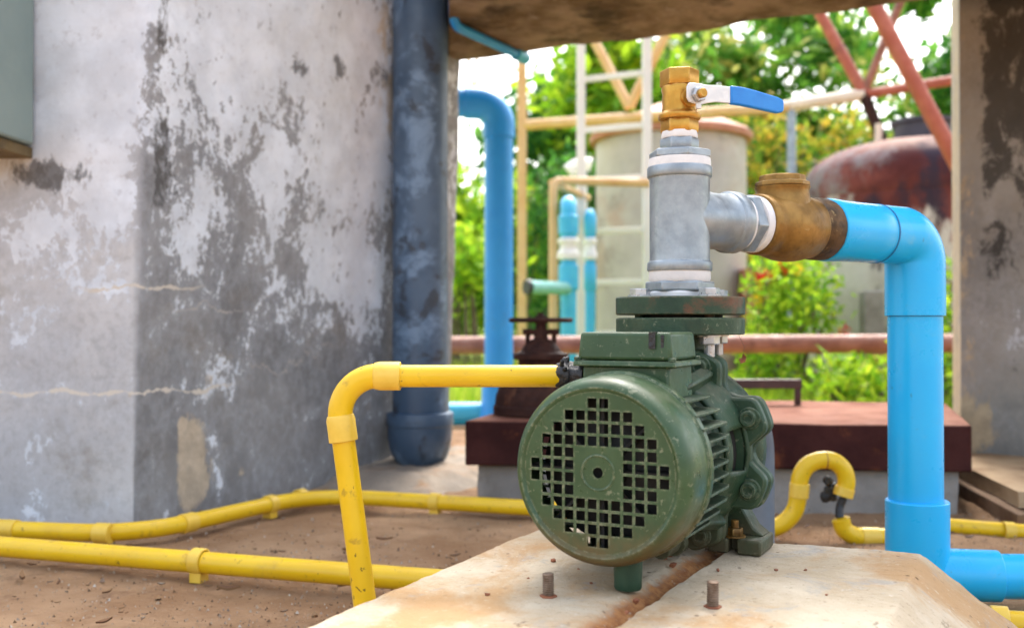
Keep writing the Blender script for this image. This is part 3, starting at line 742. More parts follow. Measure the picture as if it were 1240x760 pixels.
bm = NB(); lathe(bm, [(.0, .0), (.0125, .0), (.0135, .002), (.0135, .008), (.0145, .030), (.0145, .050)], (.018, .034, .0005), Z, 20)
PO('support_leg', bm, GREEN_FLANGE, sharp=30)
bm = NB(); lathe(bm, [(.0, 0), (.0145, 0), (.0145, .012), (.010, .013), (.010, .05)], (.020, .175, .020), -YA, 18); PO('drain_plug', bm, GREEN_CAST)
# suction side
SU = PUMP + Z * SH + U * .33
bm = NB(); tube(bm, path([SU - U * .006, SU + U * .275, V((SU.x + U.x * .275, SU.y + U.y * .275, -.02))], .06, 12), .030, 28)
obj('suction_pipe', bm, GREYPIPE, label='grey suction pipe running down behind the green pump', cat='pipe')

# ------------------------------------------------------------------ galvanised tee on the pump outlet
OX = PUMP + U * YO; OX.z = 0
def zp(y, Y=1.174): return at(823, y, Y).z
def OV(z): return V((OX.x, OX.y, z))
F1 = PB + FZ0 + .0235
tee = thing('pipe_tee', OV(F1), 'galvanised pipe tee wound with white tape, standing on the green flange', 'pipe fitting')
bm = NB(); lathe(bm, [(.0, .0), (.0740, .0), (.0752, .0013), (.0752, .0195), (.0738, .0208), (.0, .0208)], OV(F1), Z, 72); obj('companion_flange', bm, GREEN_FLANGE, tee)
bm = NB(); lathe(bm, [(.048, -.0034), (.048, .0004)], OV(F1), Z, 48, True); obj('gasket', bm, BLACK, tee)
FT = F1 + .0208
for k in range(4):
    a = R(45 + 90 * k) + R(9) - AZ
    c = OV(FT) + V((.056 * cos(a), .056 * sin(a), 0))
    bm = NB(); lathe(bm, [(.0135, 0), (.0135, .002), (.006, .002)], c, Z, 20); hexa(bm, c + Z * .0015, Z, .0118, .0078, .5); obj('bolt_head', bm, ZINC, tee, sharp=25)
    bm = NB(); tube(bm, [c - Z * .030, c - Z * .0205], .0060, 12); obj('bolt_shank', bm, GREEN_FLANGE, tee)
zt = zp(353)
bm = NB(); lathe(bm, [(.036, FT - .001), (.036, FT + .005), (.0335, zt + .001), (.0, zt + .001)], OV(0), Z, 48); obj('tape_wrap', bm, TAPE, tee)
bm = NB(); hexa(bm, OV(zt), Z, .0405, zp(341) - zt, .35, .1); obj('reducer_nut', bm, GALV, tee, bevel=.0012)
bm = NB(); lathe(bm, [(.0345, zp(341.5)), (.0362, zp(338)), (.0358, zp(327))], OV(0), Z, 48); obj('tape_wrap', bm, TAPE, tee)
zb, zt2 = zp(328.5), zp(203)
zc = (zb + zt2) / 2 + .001
BR = V((.838, .5457, 0)).normalized()
c1, c2 = zp(317), zp(216)
bm = NB(); lathe(bm, [(.0345, zb), (.0372, zb), (.0380, zb + .0012), (.0380, c1 - .002), (.0374, c1 - .0006), (.0356, c1 + .0006), (.0352, c1 + .004), (.0352, c2 - .004), (.0356, c2 - .0006), (.0374, c2 + .0006), (.0380, c2 + .002), (.0380, zt2 - .0012), (.0372, zt2), (.0345, zt2)], OV(0), Z, 72)
body = obj('tee_body', bm, GALV, tee)
bm = NB(); lathe(bm, [(.0350, .0), (.0350, .040), (.0340, .046), (.0338, .060), (.0345, .070), (.0352, .073), (.0372, .0745), (.0378, .076), (.0378, .0885), (.0370, .090), (.033, .090)], OV(zc), BR, 64); obj('branch', bm, GALV, body)
bm = NB(); lathe(bm, [(.0328, .0895), (.0352, .0905), (.0340, .0965)], OV(zc), BR, 48); obj('tape_wrap', bm, TAPE, tee)
bm = NB(); hexa(bm, OV(zc) + BR * .096, BR, .0385, .0165, .15, .1); obj('nipple_nut', bm, GALV, tee, bevel=.0012)
bm = NB(); lathe(bm, [(.0335, .112), (.0358, .1135), (.0352, .125), (.0325, .127)], OV(zc), BR, 48); obj('tape_wrap', bm, TAPE, tee)
bm = NB(); lathe(bm, [(.0366, zt2 - .001), (.0368, zt2 + .003), (.0360, zp(193)), (.030, zp(192))], OV(0), Z, 48); obj('tape_wrap', bm, TAPE, tee)
zh = zp(193.5)
bm = NB(); hexa(bm, OV(zh), Z, .0372, zp(183) - zh, .1, .15); obj('bushing', bm, GALV, tee, bevel=.001)
zh = zp(183.5); bm = NB(); hexa(bm, OV(zh), Z, .0232, zp(168) - zh, .45, .12); obj('nipple_nut', bm, GALV, tee, bevel=.001)
bm = NB(); lathe(bm, [(.0205, zp(168.5)), (.0215, zp(166)), (.0205, zp(160))], OV(0), Z, 40); obj('tape_wrap', bm, TAPE, tee)

# ------------------------------------------------------------------ ball valve on top
bvz = zp(161.5); bv = thing('ball_valve', OV(bvz), 'brass ball valve with a blue lever, on top of the galvanised tee', 'valve')
bm = NB()
zl, zr = zp(146), zp(140)
hexa(bm, OV(bvz), Z, .0225, zl - bvz, .35, .06)
lathe(bm, [(.020, zl - .0005), (.0238, zl), (.0248, zl + .0015), (.0248, zr), (.0228, zr + .0012), (.0205, zr + .004), (.0200, zp(128)), (.0206, zp(122)), (.0200, zp(115)), (.0212, zp(109)), (.0206, zp(106.5)), (.0200, zp(105))], OV(0), Z, 48)
z9 = zp(105.5); z10 = zp(86)
hexa(bm, OV(z9), Z, .0232, z10 - z9, .35, .06)
body = obj('valve_body', bm, BRASS, bv, bevel=.0007)
bm = NB(); lathe(bm, [(.0155, -.0005), (.0165, .0008), (.0145, .0012), (.013, .0004)], OV(z10), Z, 36, False); obj('thread_mouth', bm, BRASS, body)
SD = V((.45, -.893, 0)).normalized(); LD = V((.893, .45, 0)).normalized()
sz = zp(122); S0 = OV(sz)
bm = NB(); lathe(bm, [(.0115, .012), (.0115, .0225), (.009, .0235), (.0055, .0235), (.0055, .046), (.0045, .047), (.0, .047)], S0, SD, 24); obj('stem', bm, BRASS, bv)
def lever_strip(bm, pts, half, th):
    vs = []
    for (s, z, o, hw) in pts:
        c = S0 + LD * s + SD * (.033 + o) + Z * z
        vs.append([bm.verts.new(c + Z * hw * a + SD * (th * b)) for a, b in ((1, 1), (1, -1), (-1, -1), (-1, 1))])
    for i in range(len(vs) - 1): bridge(bm, vs[i], vs[i + 1])
    cap(bm, vs[0], True); cap(bm, vs[-1])
bm = NB(); lever_strip(bm, [(-.014, .002, 0, .006), (-.011, .002, 0, .011), (.004, .001, 0, .0125), (.014, .002, .001, .0105), (.024, .003, .004, .0098), (.046, .003, .006, .0098)], 0, .0014)
lev = obj('lever', bm, LEVER, bv, bevel=.0008)
bm = NB(); lever_strip(bm, [(.043, .003, .006, .0108), (.060, .003, .006, .0110), (.080, .0018, .005, .0108), (.100, .0000, .004, .0102), (.116, -.0012, .003, .0098), (.1235, -.0015, .003, .0078), (.126, -.0015, .003, .0045)], 0, .0034)
obj('grip', bm, BLUE_GRIP, lev, bevel=.0022, bseg=3)
bm = NB(); hexa(bm, S0 + SD * .0345, SD, .0092, .0068, .2); obj('lever_nut', bm, ZINC, bv, bevel=.0006)
bm = NB(); box(bm, -.003, .003, -.002, .002, -.016, -.008, Matrix.Translation(S0 + SD * .034 + LD * .002)); obj('stop_tab', bm, LEVER, bv, bevel=.0006)

# ------------------------------------------------------------------ bronze check valve
AX = OV(zc)
cv = thing('check_valve', AX + BR * .18 - Z * .045, 'tarnished bronze check valve between the galvanised tee and the blue pipe', 'valve')
bm = NB()
lathe(bm, [(.033, .1255), (.0372, .1262), (.0382, .128), (.0385, .138), (.0378, .144), (.0385, .148), (.0415, .156), (.0440, .168), (.0450, .182), (.0440, .196), (.0425, .205), (.0406, .214), (.0393, .2225)], AX, BR, 56)
cb = obj('valve_body', bm, BRONZE, cv, bevel=.001)
cc = AX + BR * .176
bm = NB(); lathe(bm, [(.040, .0), (.0375, .022), (.0345, .036), (.0330, .044), (.0345, .0475), (.0352, .0495), (.0, .0495)], cc, Z, 48); obj('bonnet', bm, BRONZE, cb)
ztop = cc + Z * .0503
bm = NB(); lathe(bm, [(.0, .0), (.0345, .0), (.0350, .0012), (.0345, .0050), (.0315, .0062), (.0300, .0070), (.0292, .0130), (.0280, .0142), (.0, .0142)], ztop, Z, 12); obj('bonnet_cap', bm, BRONZE, cv, sharp=20)
bm = NB(); lathe(bm, [(.006, .0), (.0062, .002), (.005, .003), (.0, .003)], cc + V((.45, -.893, 0)).normalized() * .041 - Z * .004, V((.45, -.893, 0)), 16); obj('pin_plug', bm, BRONZE, cv)
bm = NB(); lathe(bm, [(.0385, .2215), (.0390, .226), (.0402, .229), (.0408, .233), (.0408, .250), (.0398, .2535), (.034, .2535)], AX, BR, 48); roughen(bm, .0008, 80)
obj('end_collar', bm, BRONZE_DARK, cv, bevel=.0012)

# ------------------------------------------------------------------ blue delivery pipe
SE = .4496; EC = AX + BR * SE
bp = thing('water_pipe', V((EC.x, EC.y, 0)), 'bright blue pipe elbowing down from the bronze valve behind the plinth', 'pipe')
bm = NB(); lathe(bm, [(.0375, .2535), (.0400, .2535), (.0412, .2545), (.0418, .262), (.0405, .290), (.0402, .330), (.0404, .3585), (.0398, .3595)], AX, BR, 56)
obj('threaded_socket', bm, PVC, bp)
bm = NB(); lathe(bm, [(.0396, .3588), (.0411, .3594), (.0411, .3612), (.0396, .3620)], AX, BR, 56); obj('glue_joint', bm, PVC_GLUE, bp)
ez = zp(382, EC.y)
pts = path([AX + BR * .3618, EC, V((EC.x, EC.y, ez))], .040, 16)
bm = NB(); rs = [.0402 if i < 2 else .0408 for i in range(len(pts))]; tube(bm, pts, rs, 56); obj('elbow', bm, PVC, bp, bevel=.0012)
bz = zp(605, EC.y)
bm = NB(); tube(bm, [V((EC.x, EC.y, ez + .01)), V((EC.x, EC.y, bz - .02))], .0372, 56); obj('riser', bm, PVC, bp)
bm = NB(); tube(bm, [V((EC.x, EC.y, ez - .0012)), V((EC.x, EC.y, ez + .002))], .0378, 48); obj('glue_joint', bm, PVC_GLUE, bp)
tx = V((EC.x + .002, EC.y, 0))
bm = NB(); lathe(bm, [(.039, bz), (.0420, bz), (.0432, bz - .0015), (.0432, .04), (.041, .0), (.0, -.004)], tx, Z, 56); bt = obj('tee_socket', bm, PVC, bp)
ac = V((tx.x, tx.y, at(1180, 693, EC.y).z))
aend = at(1211, 693, EC.y - .02).x
bm = NB(); tube(bm, [ac, V((aend, EC.y - .015, ac.z - .001))], .0358, 48); obj('tee_arm', bm, PVC, bt, bevel=.0012)
bm = NB(); tube(bm, [V((aend - .01, EC.y - .015, ac.z - .001)), V((1.9, EC.y - .05, ac.z - .004))], .0310, 40); obj('outlet_pipe', bm, PVC, bp)

# ------------------------------------------------------------------ yellow conduits
def clip(p, d, r, parent):
    d = d.normalized(); s = Z.cross(d).normalized(); bm = NB()
    M = Matrix((( d.x, s.x, 0, p.x), (d.y, s.y, 0, p.y), (0, 0, 1, p.z), (0, 0, 0, 1)))
    lathe(bm, [(r + .0006, -.010), (r + .0036, -.010), (r + .0036, .010), (r + .0006, .010)], p, d, 24, False)
    box(bm, -.010, .010, -.012, .012, -p.z - .004, -r * .6, M)
    obj('clip', bm, YELLOW_SOCK, parent, bevel=.0012)
YG = 1.06
rz_ = at(560, 455, YG).z; rr_ = .0119
ex = at(409, 500, YG).x; top = V((at(668, 455, YG).x, YG, rz_))
base = V((-.140, YG - .005, -.01))
el = V((ex - .003, YG, rz_))
y1 = thing('conduit', V((base.x, base.y, 0)), 'yellow conduit rising from the dirt and bending over to the green terminal box', 'conduit')
fp = path([top, el, base], .040, 14)
i0 = next(i for i in range(1, len(fp)))
bm = NB(); tube(bm, [top + V((.012, 0, 0)), fp[1] + V((.012, 0, 0))], rr_, 28); obj('horizontal_length', bm, YELLOW, y1)
bm = NB(); dd = (base - fp[-2]).normalized(); tube(bm, [fp[-2] + dd * .010, base], rr_ + .0003, 28); obj('vertical_length', bm, YELLOW, y1)
bm = NB(); tube(bm, fp[1:-1], rr_ + .0012, 28); be = obj('bend', bm, YELLOW, y1)
bm = NB(); d0 = V((1, 0, 0)); tube(bm, [fp[1] - d0 * .004, fp[1] + d0 * .002, fp[1] + d0 * .024], [rr_ + .0022, rr_ + .0034, rr_ + .0034], 28); obj('socket', bm, YELLOW_SOCK, be, bevel=.0008)
bm = NB(); tube(bm, [fp[-2] - dd * .004, fp[-2] + dd * .001, fp[-2] + dd * .024], [rr_ + .0022, rr_ + .0034, rr_ + .0034], 28); obj('socket', bm, YELLOW_SOCK, be, bevel=.0008)
tb_p = PUMP + Z * (SH + .086) + U * .085 - W * .050
bm = NB(); tube(bm, [top + V((.004, 0, 0)), top + V((.008, 0, 0)), top + V((.016, 0, .0006)), top + V((.022, 0, 0)), V((tb_p.x + .004, tb_p.y, rz_))], [.0118, .0140, .0146, .0138, .0135], 26)
bmesh.ops.subdivide_edges(bm, edges=bm.edges[:], cuts=2, use_grid_fill=True); roughen(bm, .0022, 90, 4)
for k in range(5):
    a = R(40 + 28 * k); lathe(bm, [(.0, 0), (.003, 0), (.0022, .008), (.0, .010)], top + V((.010 + .003 * (k % 3), .012 * cos(a), .012 * sin(a))), V((.1, cos(a), sin(a))), 8)
obj('taped_gland', bm, RUBBER, y1)

rg_ = .0168
FA = V((-.861, 1.674, .028)); FB = V((.90, 1.16, .028)); fd = (FB - FA).normalized()
FA = FA - fd * .5
y2 = thing('conduit', V((FA.x, FA.y, 0)), 'straight yellow conduit lying nearest along the dirt, passing behind the plinth', 'conduit')
bm = NB(); tube(bm, [FA, (FA + FB) / 2 + V((0, 0, -.002)), FB + fd * .4], rg_, 28); obj('pipe_length', bm, YELLOW, y2)
for px in (249,):
    q = at(px, 690, 1.6); t = (q.x - FA.x) / fd.x; clip(FA + fd * t, fd, rg_, y2)
for t in (1.42, 2.03):
    clip(FA + fd * t, fd, rg_, y2)

# back conduit: left stub, bend round the pillar, long run
GA = ground_at(-60, 654); GB = ground_at(165, 663); GC = ground_at(378, 612); GE = ground_at(931, 647)
for g in (GA, GB, GC, GE): g.z = .024
y3 = thing('conduit', V((GB.x, GB.y, 0)), 'yellow conduit bent round the foot of the peeling pillar', 'conduit')
rb = .0160
pp = path([GA, GB, GC, GE], .16, 8)
bm = NB(); tube(bm, pp, rb, 26); obj('pipe_length', bm, YELLOW, y3)
def sock_on(p, d, L=.03, r=rb, parent=y3):
    bm = NB(); d = d.normalized(); tube(bm, [p - d * L / 2, p + d * L / 2], r + .0026, 26); obj('socket', bm, YELLOW_SOCK, parent, bevel=.0008)
sock_on(GA.lerp(GB, .30), GB - GA, .05); sock_on(GA.lerp(GB, .83), GB - GA); sock_on(GB.lerp(GC, .25), GC - GB); sock_on(GB.lerp(GC, .92), GC - GB, .02)
clip(GB.lerp(GC, .72), GC - GB, rb, y3)
q = ground_at(527, 622); clip(GC.lerp(GE, (q - GC).x / (GE - GC).x), GE - GC, rb, y3)
clip(GC.lerp(GE, .8), GE - GC, rb, y3)

# looped conduit with its broken end
YL = 1.86
y4 = thing('conduit', V((at(967, 600, YL).x, YL, 0)), 'yellow conduit looping up like a swan neck, its end cut open', 'conduit')
def catm(P, n=10):
    out = []
    for i in range(1, len(P) - 2):
        p0, p1, p2, p3 = P[i - 1:i + 3]
        for k in range(n):
            t = k / n; out.append(.5 * ((2 * p1) + (p2 - p0) * t + (2 * p0 - 5 * p1 + 4 * p2 - p3) * t * t + (3 * p1 - p0 - 3 * p2 + p3) * t ** 3))
    out.append(P[-2]); return out
lp = [at(px, py, YL) for px, py in ((905, 642), (924, 641), (946, 635), (962, 618), (967, 596), (969, 578), (977, 564), (992, 557), (1009, 558), (1021, 568), (1025, 583), (1021, 598), (1019, 605))]
cl = catm(lp, 6)
bm = NB(); tube(bm, cl, .0162, 26); lpo = obj('swan_neck', bm, YELLOW, y4)
bm = NB(); tube(bm, [at(1023.6, 590, YL), at(1020.6, 600.5, YL)], .0182, 26); obj('socket', bm, YELLOW_SOCK, lpo, bevel=.001)
bm = NB(); tube(bm, [at(967, 602, YL), at(968.5, 585, YL)], .0182, 26); obj('socket', bm, YELLOW_SOCK, lpo, bevel=.001)
bm = NB(); tube(bm, [at(999, 557, YL), at(1000, 557, YL)], .0170, 26); obj('joint', bm, RUST_BITS, lpo)
y5 = thing('conduit', V((at(1030, 645, YL).x, YL, 0)), 'short yellow elbow and stub lying left of the blue riser', 'conduit')
ep = catm([at(px, py, YL - .02) for px, py in ((1012, 615), (1018, 628), (1022, 640), (1034, 648), (1052, 650), (1078, 650), (1100, 650))], 6)
bm = NB(); tube(bm, ep, .0165, 26); eo = obj('elbow', bm, YELLOW, y5)
bm = NB(); tube(bm, [at(1043, 650, YL - .02), at(1064, 650, YL - .02)], .0183, 26); obj('socket', bm, YELLOW_SOCK, eo, bevel=.001)
bm = NB(); tube(bm, catm([at(1021, 590, YL), at(1021, 602, YL), at(1017, 614, YL), at(1017, 626, YL - .01), at(1022, 640, YL)], 6), .0075, 12)
obj('cable', bm, CABLE, label='black cable stretched between the two broken yellow conduit ends', cat='cable')
bm = NB()
for (px, py, r) in ((1005, 594, .014), (1001, 600, .013), (1010, 590, .011), (1003, 583, .010), (1008, 602, .009)):
    bmesh.ops.create_icosphere(bm, subdivisions=2, radius=r, matrix=Matrix.Translation(at(px, py, YL + .03)))
tube(bm, catm([at(1009, 570, YL + .03), at(1003, 578, YL + .03), at(1004, 592, YL + .03), at(1006, 604, YL + .03), at(1010, 625, YL + .03)], 5), .006, 8)
roughen(bm, .006, 60, 2)
obj('cable_splice', bm, CABLE, label='lumpy black taped splice hanging beside the swan-neck conduit', cat='cable splice')
GR0 = at(1130, 635, 1.93); GR1 = at(1330, 651, 1.90); dr = GR1 - GR0
y6 = thing('conduit', V((GR0.x, GR0.y, 0)), 'yellow conduit along the brown step, right of the blue riser', 'conduit')
bm = NB(); tube(bm, [GR0 - dr * .1, GR1], .0150, 24); obj('pipe_length', bm, YELLOW, y6)
q = at(1221, 643, 1.91); clip(q, dr, .0150, y6)

# ------------------------------------------------------------------ big drain pipe on the pillar
DC = A + U * .87 + W * .105
dp = thing('drain_pipe', V((DC.x, DC.y, 0)), 'thick grey-blue painted drain pipe standing against the peeling pillar', 'pipe')
zr1, zr2 = at(503, 499, DC.y).z, at(503, 513, DC.y).z
bm = NB(); tube(bm, [V((DC.x, DC.y, zr2 - .02)), V((DC.x, DC.y, 1.612))], .0745, 48); obj('pipe_length', bm, GREYBLUE, dp)
bm = NB(); lathe(bm, [(.076, zr1 + .002), (.0885, zr1), (.0905, zr1 - .004), (.0905, zr2), (.0875, zr2 - .004), (.087, zr2 - .02), (.086, .092), (.082, .066), (.073, .042), (.058, .022), (.040, .008), (.020, -.01)], V((DC.x, DC.y, 0)), Z, 48)
obj('socket', bm, GREYBLUE, dp)
# rough footing around it
bm = NB(); bmesh.ops.create_grid(bm, x_segments=44, y_segments=44, size=.5)
mc = V((-.235, 2.72, 0))
for v in bm.verts:
    x, y = v.co.x, v.co.y
    v.co.x, v.co.y = x * .62, y * .85
    q = V((v.co.x / .235, (v.co.y - .02) / .36, 0)); d = max(abs(q.x), abs(q.y)) * .55 + q.length * .45
    v.co.z = .040 * max(0, min(1, (1.12 - d) / .42)) + nz(v.co, 14, 3) * .010 - .012
bm.transform(Matrix.Translation(mc) @ Matrix.Rotation(-AZ, 4, 'Z'))
obj('concrete_footing', bm, CONC_RUST, label='rough rust-stained concrete mound round the foot of the drain pipe', cat='footing')

# ------------------------------------------------------------------ steel-covered chamber
Lf = V((-.104, 2.19, 0)); Rf = V((.962, 2.085, 0)); SDR = V((.325, .946, 0)).normalized()
e = (Rf - Lf).normalized()
bm = NB(); quad_box(bm, Lf + e * .02 + SDR * .025, Rf - e * .025 + SDR * .025, Rf - e * .03 + SDR * .60, Lf + e * .02 + SDR * .60, -.03, .090)
bmesh.ops.subdivide_edges(bm, edges=bm.edges[:], cuts=14, use_grid_fill=True); roughen(bm, .004, 14, 6)
obj('concrete_chamber', bm, CONC, label='low grey concrete chamber under the rusty steel cover', cat='chamber', bevel=.003)
cov = thing('steel_cover', V((.45, 2.4, .0895)), 'rusty brown steel cover lying on the concrete chamber behind the pump', 'cover')
bm = NB(); quad_box(bm, Lf, Rf, Rf + SDR * .64 + e * .0, Lf + SDR * .64, .091, .188)
bmesh.ops.subdivide_edges(bm, edges=bm.edges[:], cuts=10, use_grid_fill=True)
for v in bm.verts: v.co.z += nz(v.co, 3, 4) * .003
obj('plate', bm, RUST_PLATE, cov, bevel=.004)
h0, h1 = at(868, 487, 2.60), at(966, 487, 2.60); h0.z = h1.z = .188; ht = at(930, 464, 2.60).z
bm = NB(); tube(bm, [h0, V((h0.x, h0.y, ht)), ], .008, 10); tube(bm, [h1, V((h1.x, h1.y, ht))], .009, 10)
box(bm, min(h0.x, h1.x) - .01, max(h0.x, h1.x) + .008, 2.585, 2.615, ht - .013, ht + .011)
obj('handle', bm, RUST_DARK, cov, bevel=.002)

# gate valve
GV = at(655, 500, 2.34); GV.z = .186
gv = thing('gate_valve', V((GV.x, GV.y, .188)), 'dark rusty gate valve with a handwheel, on the steel cover behind the yellow conduit', 'valve')
def gz(y): return at(655, y, 2.34).z
bm = NB(); lathe(bm, [(.108, .188), (.112, .192), (.112, gz(491)), (.098, gz(483)), (.092, gz(470)), (.074, gz(462)), (.056, gz(455)), (.052, gz(436)), (.066, gz(434)), (.066, gz(428)), (.048, gz(425)), (.040, gz(418)), (.026, gz(412)), (.018, gz(410))], V((GV.x, GV.y, 0)), Z, 36); obj('body', bm, RUST_VALVE, gv)
bm = NB(); bmesh.ops.create_uvsphere(bm, u_segments=28, v_segments=16, radius=.108, matrix=Matrix.Translation((GV.x, GV.y, .215)) @ Matrix.Diagonal((1, 1, .85, 1)))
bmesh.ops.delete(bm, geom=[v for v in bm.verts if v.co.z < .189], context='VERTS')
obj('bowl', bm, RUST_VALVE, gv)
bm = NB(); lathe(bm, [(.018, gz(412)), (.014, gz(400)), (.012, gz(390)), (.012, gz(382)), (.007, gz(381)), (.007, gz(378))], V((GV.x, GV.y, 0)), Z, 16)
box(bm, GV.x - .042, GV.x + .042, GV.y - .010, GV.y + .010, gz(405), gz(399))
obj('stem', bm, RUST_VALVE, gv)
for s in (-1, 1):
    bm = NB(); tube(bm, [V((GV.x + s * .031, GV.y, gz(416))), V((GV.x + s * .031, GV.y, gz(399)))], .006, 10); hexa(bm, V((GV.x + s * .031, GV.y, gz(404))), Z, .014, gz(398) - gz(404)); obj('gland_bolt', bm, RUST_VALVE, gv)
bm = NB(); wz = gz(387.5); n = 40
tube(bm, [V((GV.x + .070 * cos(2 * pi * i / n), GV.y + .070 * sin(2 * pi * i / n), wz)) for i in range(n + 1)], .0058, 10)
for k in range(4):
    a = 2 * pi * k / 4 + .3; tube(bm, [V((GV.x, GV.y, wz)), V((GV.x + .07 * cos(a), GV.y + .07 * sin(a), wz))], .005, 8)
lathe(bm, [(.0, -.008), (.016, -.008), (.016, .008), (.0, .008)], V((GV.x, GV.y, wz)), Z, 16)
obj('handwheel', bm, RUST_VALVE, gv)

# ------------------------------------------------------------------ control cabinet, top left
cx1 = at(30, 100, 1.965).x; cz0 = at(20, 163, 1.85).z
cab = thing('control_cabinet', V((cx1 - .25, 1.92, cz0)), 'grey-green metal cabinet hung high on the peeling pillar', 'cabinet')
MC = Matrix.Translation((cx1, 1.85, cz0)) @ Matrix.Rotation(R(-3), 4, 'Z')
bm = NB(); box(bm, -.5, 0, 0, .14, .004, .6, MC); obj('case', bm, CABINET, cab, bevel=.006)
bm = NB(); box(bm, -.49, -.012, -.0105, -.0005, .014, .59, MC); obj('door', bm, CABINET, cab, bevel=.003)
bm = NB(); box(bm, -.48, -.008, .012, .15, -.020, .002, MC); obj('mounting_bracket', bm, RUSTY_WOOD, cab, bevel=.002)

# ------------------------------------------------------------------ pipes behind
RL, RR_ = at(520, 418, 4.35), at(1200, 415.5, 4.1); d = RR_ - RL
bm = NB(); tube(bm, [RL - d * .1, RR_ + d * .12], .039, 24)
obj('rusty_pipe', bm, RUST_PIPE, label='long rusty red-brown pipe running level across the yard behind the pump', cat='pipe')
YB = 3.85
bb = thing('water_pipe', V((at(604, 400, YB).x, YB, 0)), 'tall blue pipe with an elbow on top, right of the drain pipe', 'pipe')
zb_ = at(604, 126, YB).z
pe = path([V((-.95, YB - .1, zb_ + .01)), V((at(604, 126, YB).x, YB, zb_)), V((at(604, 126, YB).x, YB, .03))], .085, 14)
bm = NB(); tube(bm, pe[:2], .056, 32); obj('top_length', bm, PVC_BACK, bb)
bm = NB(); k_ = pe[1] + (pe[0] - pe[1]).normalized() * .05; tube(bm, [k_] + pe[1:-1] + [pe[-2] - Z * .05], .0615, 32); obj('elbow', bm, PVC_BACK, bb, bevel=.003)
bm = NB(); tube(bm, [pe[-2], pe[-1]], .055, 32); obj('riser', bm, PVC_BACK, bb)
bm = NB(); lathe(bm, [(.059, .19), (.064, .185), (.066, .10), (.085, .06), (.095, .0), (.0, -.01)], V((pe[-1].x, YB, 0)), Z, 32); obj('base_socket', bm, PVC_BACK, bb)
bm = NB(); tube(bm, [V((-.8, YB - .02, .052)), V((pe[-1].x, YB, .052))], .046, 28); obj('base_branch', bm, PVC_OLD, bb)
# thin blue pipe under the beam
P0, P1 = at(549, 31, 2.58), at(630, 68, 2.92)
bm = NB(); tp = thing('thin_pipe', P1, 'thin blue pipe running under the stained beam', 'pipe')
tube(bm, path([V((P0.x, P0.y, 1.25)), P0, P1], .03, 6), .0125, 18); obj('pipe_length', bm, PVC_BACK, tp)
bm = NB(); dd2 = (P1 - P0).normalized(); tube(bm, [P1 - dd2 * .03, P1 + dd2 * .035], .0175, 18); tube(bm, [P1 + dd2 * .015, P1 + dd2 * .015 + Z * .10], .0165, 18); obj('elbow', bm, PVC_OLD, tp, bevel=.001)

# ladder and platform
YLD = 6.05
lad = thing('ladder', V((at(744, 400, YLD).x, YLD, 0)), 'off-white steel ladder standing before the pale tank', 'ladder')
def bar(bm, a, b, w, d=None):
    a, b = V(a), V(b); x, y, z = frame(b - a); d = d or w
    va = [bm.verts.new(a + x * sx * w / 2 + y * sy * d / 2) for sx, sy in ((1, 1), (-1, 1), (-1, -1), (1, -1))]
    vb = [bm.verts.new(b + x * sx * w / 2 + y * sy * d / 2) for sx, sy in ((1, 1), (-1, 1), (-1, -1), (1, -1))]
    bridge(bm, va, vb); cap(bm, va, True); cap(bm, vb)
sL, sR = at(703.5, 250, 6.12), at(783.5, 250, 5.95)
for s in (sL, sR):
    bm = NB(); bar(bm, V((s.x, s.y, -.02)), V((s.x, s.y, 2.75)), .062, .05); obj('stile', bm, WHITE_STEEL, lad, bevel=.004)
for k in range(9):
    z = at(703, 97, 6.12).z - .312 * (k - 2)
    if z < .15: break
    bm = NB(); bar(bm, V((sL.x, sL.y, z)), V((sR.x, sR.y, z)), .034); obj('rung', bm, WHITE_STEEL, lad, bevel=.003)
hr = thing('handrail', V((at(670, 400, 5.7).x, 5.7, 0)), 'tan tubular handrail beside the ladder foot', 'handrail')
bm = NB(); tube(bm, path([V((at(670, 400, 5.7).x, 5.7, -.02)), at(670, 219, 5.7), V((sR.x, sR.y - .03, at(670, 219, 5.7).z + .02))], .05, 6), .026, 14); obj('rail', bm, TAN, hr)
bm = NB(); tube(bm, [at(668, 221, 5.7), at(712, 240, 6.2)], .022, 12); obj('end_bar', bm, TAN, hr)

# tanks
T1 = at(812, 400, 7.6); T1.z = 0; r1 = 90 / FPX * 7.6
t1 = thing('storage_tank', T1, 'tall pale cylindrical tank with a rusty lid, behind the ladder', 'tank')
z1 = at(812, 172, 7.6).z
bm = NB(); lathe(bm, [(r1, -.02), (r1, z1), (r1 - .02, z1 + .02)], T1, Z, 64); obj('shell', bm, TANK_W, t1)
bm = NB(); lathe(bm, [(r1 - .01, z1 - .02), (r1 + .045, z1 - .01), (r1 + .05, z1 + .035), (r1 + .02, z1 + .06), (.12, z1 + .28), (.0, z1 + .30)], T1, Z, 64); obj('lid', bm, TANK_LID, t1)
T2 = at(1112, 400, 6.1); T2.z = 0; r2 = 132 / FPX * 6.1
t2 = thing('storage_tank', T2, 'rusty dome-topped tank with streaked sides, behind the blue elbow', 'tank')
zs2 = at(1112, 232, 6.1).z; zt3 = at(1112, 172, 6.1).z
bm = NB(); lathe(bm, [(r2 * .97, -.02), (r2, .05), (r2, zs2)], T2, Z, 64); obj('shell', bm, TANK_BODY, t2)
bm = NB(); dpf = [(r2 + .002, zs2 - .06), (r2 + .012, zs2 - .01)] + [(r2 * cos(R(a)) ** .8, zs2 + .06 + (zt3 - zs2 - .06) * sin(R(a))) for a in range(0, 90, 9)] + [(.0, zt3)]
lathe(bm, dpf, T2, Z, 64); obj('dome', bm, TANK_DOME, t2)
